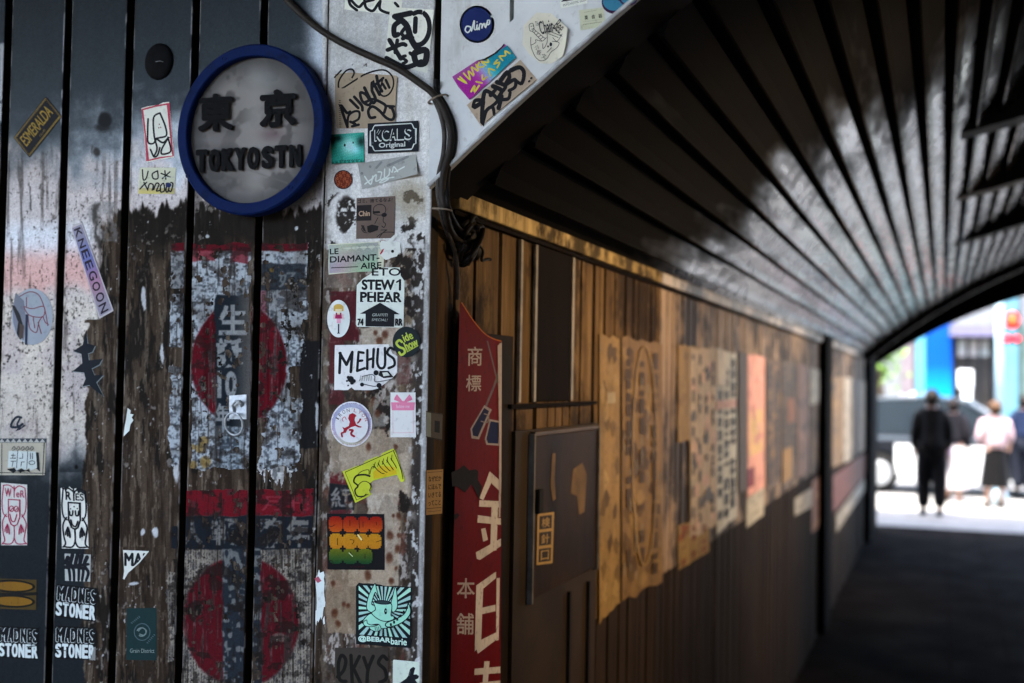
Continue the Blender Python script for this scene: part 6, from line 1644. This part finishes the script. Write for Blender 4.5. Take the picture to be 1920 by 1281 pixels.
# bag of the second person
bg = MB(); q = gnd(1793, 19.9); bx_, by_ = q[0] - .16, 19.70
bg.box(bx_ - .10, by_ - .05, .74, bx_ + .10, by_ + .05, .98, .025); bgt = empty('handbag', (bx_, by_, .74), 'lilac handbag hanging at the side of the person in the long pale skirt', 'bag')
bg.build('bag_body', mat('lilac_bag', '7d6a9a', '6a5888', 20, .5), bgt)
MB().tube(smooth_pts([(bx_ - .07, by_, .98), (bx_ - .05, by_, 1.10), (bx_, by_ + .02, 1.16), (bx_ + .05, by_, 1.10), (bx_ + .07, by_, .98)], 5), .008, 8).build('bag_strap', mat('lilac_bag', '0'), bgt)

# ------------------------------------------------------------------ car standing in the street
cx0 = deep(23.0)(1655, 800).x; zg = -.106
CZ = 1.12
car = empty('parked_car', (cx0, 22.9, zg), 'dark car stopped in the street, road reflection painted white on its lower doors', 'car')
WB_ = 2.72
def prof(pts, y0, y1): return [(x, y0, z) for x, z in pts], (0, y1 - y0, 0)
M_navy = mat('car_black_paint', '14171d', '0f1116', 40, .22, .2, spec=.6, bk=0, coat=.8)
M_creflect = mat('car_road_reflection', 'c6c9ca', 'bcc0c2', 40, .25, 0, spec=.5, bk=0, coat=.6)  # bright road reflected in the lower body, painted as white panels
M_glass = mat('car_glass', '20282e', '161c20', 40, .08, 0, spec=.8, bk=0)
M_tyre = mat('tyre_rubber', '141414', '0e0e0e', 60, .8)
M_hub = mat('hub_silver', 'b4b8ba', '9a9ea0', 60, .3, .6)
def side_prof():
    up = [(-.78, .52), (-.80, .80), (-.72, .92), (.0, .96), (2.15, .98), (3.1, .90), (3.42, .78), (3.50, .52), (3.48, .30)]
    lo = []
    for wx in (WB_, 0.0):
        lo += [(wx + .37 * math.cos(t), .32 + .37 * math.sin(t)) for t in [i * PI / 10 for i in range(11)]]
        if wx: lo += [(WB_ - .37, .24), (.37, .24)]
    return up + [(3.2, .24)] + [(x, max(z, .24)) for x, z in lo] + [(-.6, .24), (-.76, .32)]
pts, d_ = prof(side_prof(), -.84, .84)
mb = MB().prism(pts, d_); bmesh.ops.bevel(mb.bm, geom=[e for e in mb.bm.edges if abs(e.verts[0].co.y - e.verts[1].co.y) < .01 and len(e.link_faces) == 2 and e.calc_face_angle(0) > .8], offset=.05, segments=3, affect='EDGES')
mb.build('body', M_navy, car, (0, 0, 0))
for x0, x1 in ((.26, 1.10), (1.13, 1.95)):
    d = MB().box(x0, -.855, .30, x1, -.838, .80, .006).build('door', M_creflect, car, (0, 0, 0))
    MB().box(x1 - .22, -.868, .70, x1 - .06, -.856, .73, .004).build('handle', M_hub, d, (0, 0, 0))
MB().box(.40, -.87, .21, 2.30, -.80, .285, .012).build('sill', M_creflect, car, (0, 0, 0))
roofp = [(-.62, .93), (-.40, 1.42), (-.22, 1.50), (.9, 1.56), (1.5, 1.50), (2.42, .97)]
mb = MB(); a_ = [mb.bm.verts.new((x, -.80 + (z - .93) * .22, z)) for x, z in roofp]; b_2 = [mb.bm.verts.new((x, .80 - (z - .93) * .22, z)) for x, z in roofp]
mb.bm.faces.new(a_); mb.bm.faces.new(b_2[::-1])
for i in range(len(a_)): mb.bm.faces.new((a_[i], b_2[i], b_2[(i + 1) % len(a_)], a_[(i + 1) % len(a_)]))
mb.build('window_glass', M_glass, car, (0, 0, 0))
mb = MB(); rt = [(-.40, 1.425), (-.22, 1.505), (.9, 1.565), (1.5, 1.505), (1.56, 1.50)]
a_ = [mb.bm.verts.new((x, -.72, z + .004)) for x, z in rt] + [mb.bm.verts.new((x, -.66, z + .03)) for x, z in reversed(rt)]
mb.bm.free(); mb = MB()
mb.prism([(x, -.68, z + .004) for x, z in rt] + [(x, -.68, z + .035) for x, z in reversed(rt)], (0, 1.36, 0)); mb.build('roof', mat('roof_silver', '5c656d', '525a62', 40, .35, .1), car, (0, 0, 0))
M_pil = mat('pillar_silver', '4c545c', '424a52', 40, .4, .1)
for p, q in (((1.5, 1.51), (2.40, .985)), ((.88, 1.53), (.95, .97)), ((-.30, 1.46), (-.56, .97))):
    for sg in (-1, 1): MB().tube([(p[0], sg * (.80 - (p[1] - .93) * .22 + .005), p[1]), (q[0], sg * (.80 - (q[1] - .93) * .22 + .01), q[1])], .05, 8).build('pillar', M_pil, car, (0, 0, 0))
for wx in (0, WB_):
    for sg in (-1, 1):
        w = MB().lathe([(.20, -.10), (.29, -.10), (.315, -.07), (.32, 0), (.315, .07), (.29, .10), (.20, .10), (.20, -.10)], (wx, sg * .76, .32), 'y', 36).build('wheel', M_tyre, car, (0, 0, 0))
        MB().lathe([(0, -.105 * 1), (.05, -.108), (.12, -.100), (.19, -.104), (.205, -.09), (.205, .09), (0, .09)], (wx, sg * .76, .32), 'y', 30).build('rim', M_hub, w, (0, 0, 0))
for sg in (-1, 1):
    MB().ball((3.42, sg * .58, .66), .12, (.5, 1.3, .8)).build('headlight', mat('headlight_glass', 'c9d0d2', None, 40, .15), car, (0, 0, 0))
    MB().box(2.02, sg * .86 - .02, .98, 2.16, sg * .86 + .1 * sg + .02, 1.10, .03).build('mirror', M_navy, car, (0, 0, 0))
MB().box(-.86, -.7, .40, -.775, .7, .56, .02).build('bumper', M_navy, car, (0, 0, 0))
MB().box(-.6, -.850, .86, 2.3, -.838, .93, .004).build('chrome_strip', M_pil, car, (0, 0, 0))

car.scale = (1, 1, CZ)
# ------------------------------------------------------------------ across the street
A32 = deep(31.0)
def slab(parent, name, x0, y0, x1, y1, m, d0=0.0, d1=.2, Y=31.0):
    f = deep(Y); p = f(x0, y1); q = f(x1, y0)
    return MB().box(p.x, Y - d0 - d1, p.z, q.x, Y - d0, q.z, .0).build(name, m, parent)
bl = empty('shop_building', (3, 32, 0), 'pale shop building across the street with a blue glass bay', 'building')
xl, xr = A32(1300, 700).x, A32(2300, 700).x
M_fac = mat('facade_cream', '6d7072', '626567', 2, .7); M_fac2 = mat('facade_cyan', '4d7480', '456a75', 2, .5)
MB().box(xl, 31.4, .03, xr, 40, 12).build('wall', M_fac, bl)
MB().box(A32(1788, 700).x, 31.18, .03, A32(1864, 700).x, 31.39, A32(1800, 632).z).build('entrance_recess', mat('entrance_dark', '4a4640', '3a3630', 3, .5), bl)
MB().box(A32(1796, 700).x, 31.10, A32(1800, 668).z, A32(1854, 700).x, 31.17, A32(1800, 637).z).build('fascia_sign', mat('sign_greywhite', 'a3aaa4', 'b0a4a2', 3, .5), bl)
M_sash = mat('sash_dark', '2a2c2e', '1f2022', 10, .4)
for px in (1790, 1812, 1834, 1856): MB().box(A32(px, 700).x, 31.06, .03, A32(px, 700).x + .06, 31.17, A32(1800, 634).z).build('door_post', M_sash, bl)
def bluem():
    m, nt, p = nodes('blue_glass')
    g = nt.nodes.new('ShaderNodeNewGeometry'); sp_ = nt.nodes.new('ShaderNodeSeparateXYZ'); nt.links.new(g.outputs['Position'], sp_.inputs[0])
    mr = nt.nodes.new('ShaderNodeMapRange'); mr.inputs[1].default_value = 1.2; mr.inputs[2].default_value = 3.2; nt.links.new(sp_.outputs[2], mr.inputs[0])
    r = ramp(nt, mr.outputs[0], [(.15, hx('0a78a4')), (.6, hx('0a3f8a'))]); nt.links.new(r.outputs[0], p.inputs['Base Color']); p.inputs['Roughness'].default_value = .15; return m
MB().box(A32(1735, 700).x, 31.12, .5, A32(1786, 700).x, 31.38, A32(1760, 600).z).build('blue_bay', bluem(), bl)
MB().box(A32(1718, 700).x, 31.15, .5, A32(1734, 700).x, 31.385, A32(1760, 600).z).build('glass_panel', mat('pale_blue_glass', '4d8a9e', '447c90', 2, .2), bl)
MB().box(A32(1690, 700).x, 31.2, .5, A32(1712, 700).x, 31.385, A32(1760, 600).z).build('wall_panel', mat('mauve_panel', '6a6266', '5e565a', 3, .6), bl)
MB().box(A32(1780, 700).x, 30.2, A32(1830, 632).z, A32(1870, 700).x, 31.385, A32(1830, 612).z).build('awning_fascia', mat('awning_lilac', '5d5a70', '545265', 3, .6), bl)
MB().box(A32(1872, 700).x, 30.9, .03, A32(1908, 700).x, 31.385, 9.0).build('column', M_fac2, bl)
MB().box(A32(1912, 700).x, 31.0, .03, A32(2030, 700).x, 31.38, 3.4).build('shop_window', mat('shop_window_teal', '4a5a58', '39463f', 2, .2), bl)
for zq_ in (4.4, 7.2, 10.0):
    for k in range(7):
        x0 = xl + .8 + k * (xr - xl - 1) / 7
        f_ = MB().box(x0, 31.34, zq_, x0 + 1.3, 31.395, zq_ + 1.6, .01).build('window', M_sash, bl)
        MB().box(x0 + .06, 31.325, zq_ + .06, x0 + 1.24, 31.338, zq_ + 1.54).build('pane', mat('pane_blue', '3a4a54', '2c3a42', 2, .1), f_)
b2_ = empty('far_block', (-6, 36, 0), 'white block far down the street behind the shop', 'building')
xa = A32(1290, 700).x
MB().box(xa - 22, 33, .0, xa - .5, 44, 14).build('wall', mat('far_block_white', '8f908e', '848584', 2, .7), b2_)
# kiosk sign on a post, and pale street things by the shop
ks = empty('post_sign', (A32(1809, 700).x, 29.9, .03), 'white square sign on a broad white post in front of the dark entrance', 'sign')
f = deep(29.9); P0, P1 = f(1796, 727), f(1824, 694)
MB().box(P0.x, 29.86, P0.z, P1.x, 29.92, P1.z, .01).build('sign_board', mat('sign_white', 'd0d4d4', 'c4c8c8', 5, .5), ks)
MB().box(f(1804, 700).x, 29.87, .03, f(1822, 700).x, 29.91, P0.z, .01).build('sign_post', mat('sign_white', '0'), ks)
MB().box(f(1797, 700).x, 29.855, f(1800, 722).z, f(1823, 700).x, 29.859, f(1800, 719).z).build('sign_stripe', mat('stripe_grey', '9aa4a8'), ks)
# street tree
tr = empty('street_tree', (A32(1655, 700).x, 30.3, .03), 'small leafy street tree across the road at the end of the wall', 'tree')
tx_ = A32(1655, 700).x
MB().tube(smooth_pts([(tx_, 30.3, .03), (tx_ + .05, 30.3, 1.1), (tx_ - .04, 30.32, 2.2), (tx_ + .06, 30.3, 3.2)], 5), [.10 - .05 * i / 15 for i in range(16)], 8).build('trunk', mat('bark', '4a3d30', '382e24', 20, .9), tr)
mb = MB(); r_ = random.Random(9)
for k in range(200):
    u, v, w_ = r_.gauss(0, .24), r_.gauss(0, .24), r_.gauss(0, .3)
    c = Vector((tx_ + u, 30.3 + v, 2.5 + w_)); n = Vector((r_.uniform(-1, 1), r_.uniform(-1, 1), r_.uniform(-.2, 1))).normalized(); t = n.orthogonal().normalized() * .09; b = n.cross(t) * .6
    mb.bm.faces.new([mb.bm.verts.new(c + q) for q in (t, b, -t, -b)]).material_index = r_.randrange(2)
mb.build('crown', [mat('leaf_light', '6f8f3c', '5a7a30', 6, .6), mat('leaf_mid', '46652a', '3a5422', 6, .6)], tr, recalc=False)
# hedge of white flower boxes seen as pale blobs
for i, px in enumerate((1690, 1716, 1739)):
    f = deep(29.95); p = f(px, 700)
    pb = empty('planter', (p.x, 29.95, .03), ['white kerbside planter furthest to the tree side', 'white kerbside planter in the middle of three', 'white kerbside planter nearest the dark entrance'][i], 'planter', 'white planters by the shop')
    MB().lathe([(.0, 0), (.20, 0), (.26, 1.0), (.28, 1.02), (.24, 1.02), (.22, .92), (0, .92)], (p.x, 29.95, .03), 'z', 20).build('pot', mat('pot_white', 'd0d0cc', 'c2c2be', 8, .6), pb)
    mb = MB()
    for k in range(220):
        c = Vector((p.x + r_.gauss(0, .16), 29.95 + r_.gauss(0, .16), 1.16 + abs(r_.gauss(0, .17)))); n = Vector((r_.uniform(-1, 1), r_.uniform(-1, 1), r_.uniform(-.2, 1))).normalized(); t = n.orthogonal().normalized() * .06; b = n.cross(t) * .7
        mb.bm.faces.new([mb.bm.verts.new(c + q) for q in (t, b, -t, -b)]).material_index = r_.randrange(2)
    mb.build('flowers', [mat('petal_white', 'd2cccc', 'c8bcc0', 8, .6), mat('leaf_grey', '8fa08a', '7d8f78', 8, .6)], pb, recalc=False)
# traffic light on its pole
YT = 22.0; f = deep(20.1)
tl = empty('traffic_light', (f(1879, 700).x, 20.1, 0), 'red traffic light on a pale blue pole at the kerb', 'traffic light')
MP = mat('pole_paleblue', '8fa9b4', '809aa6', 10, .4, .2)
pp = f(1874, 700)
MB().tube([(pp.x, 20.1, 0), (pp.x, 20.1, 4.2)], .065, 16).build('pole', MP, tl)
MB().lathe([(.065, 0), (.13, 0), (.13, .12), (.07, .22)], (pp.x, 20.1, 0), 'z', 20).build('pole_base', MP, tl)
h0, h1 = f(1885, 618), f(1909, 583)
MB().box(h0.x, 19.95, h0.z, h1.x, 20.15, h1.z, .03).build('signal_box', mat('signal_dark', '2a2d2e', '202223', 20, .5), tl)
MB().tube([(pp.x, 20.1, (h0.z + h1.z) / 2), (h0.x + .01, 20.1, (h0.z + h1.z) / 2)], .03, 8).build('bracket', MP, tl)
M_red = glow('red_lamp', 'ff2014', .42)
c = f(1897, 601); q = MB().ball((c.x, 19.945, c.z), .095, (1, .25, 1.3)).build('lamp_lens', M_red, tl)
c = f(1897, 600); MB().ball((c.x, 19.925, c.z), .03, (.7, .2, 1.5)).build('lamp_figure', glow('orange_lamp', 'ff7a22', .3), tl)
for px in (1889, 1906):
    c = f(px, 636)
    MB().box(c.x - .075, 19.97, c.z - .08, c.x + .075, 20.12, c.z + .085, .02).build('lower_box', mat('signal_dark', '0'), tl)
    MB().ball((c.x, 19.965, c.z), .042, (1, .3, 1)).build('lower_lens', glow('pink_lamp', 'ff2038', .4), tl)

# ------------------------------------------------------------------ behind us: the sunlit side of the street, seen only in the steel
op = empty('opposite_building', (0, -24, 0), 'low pale building across the plaza behind the viewer', 'building')
MB().box(-30, -30, -.02, 30, -22, 4.0).build('wall', mat('opposite_wall', 'b9b6b0', 'a8a59f', 2, .7), op)
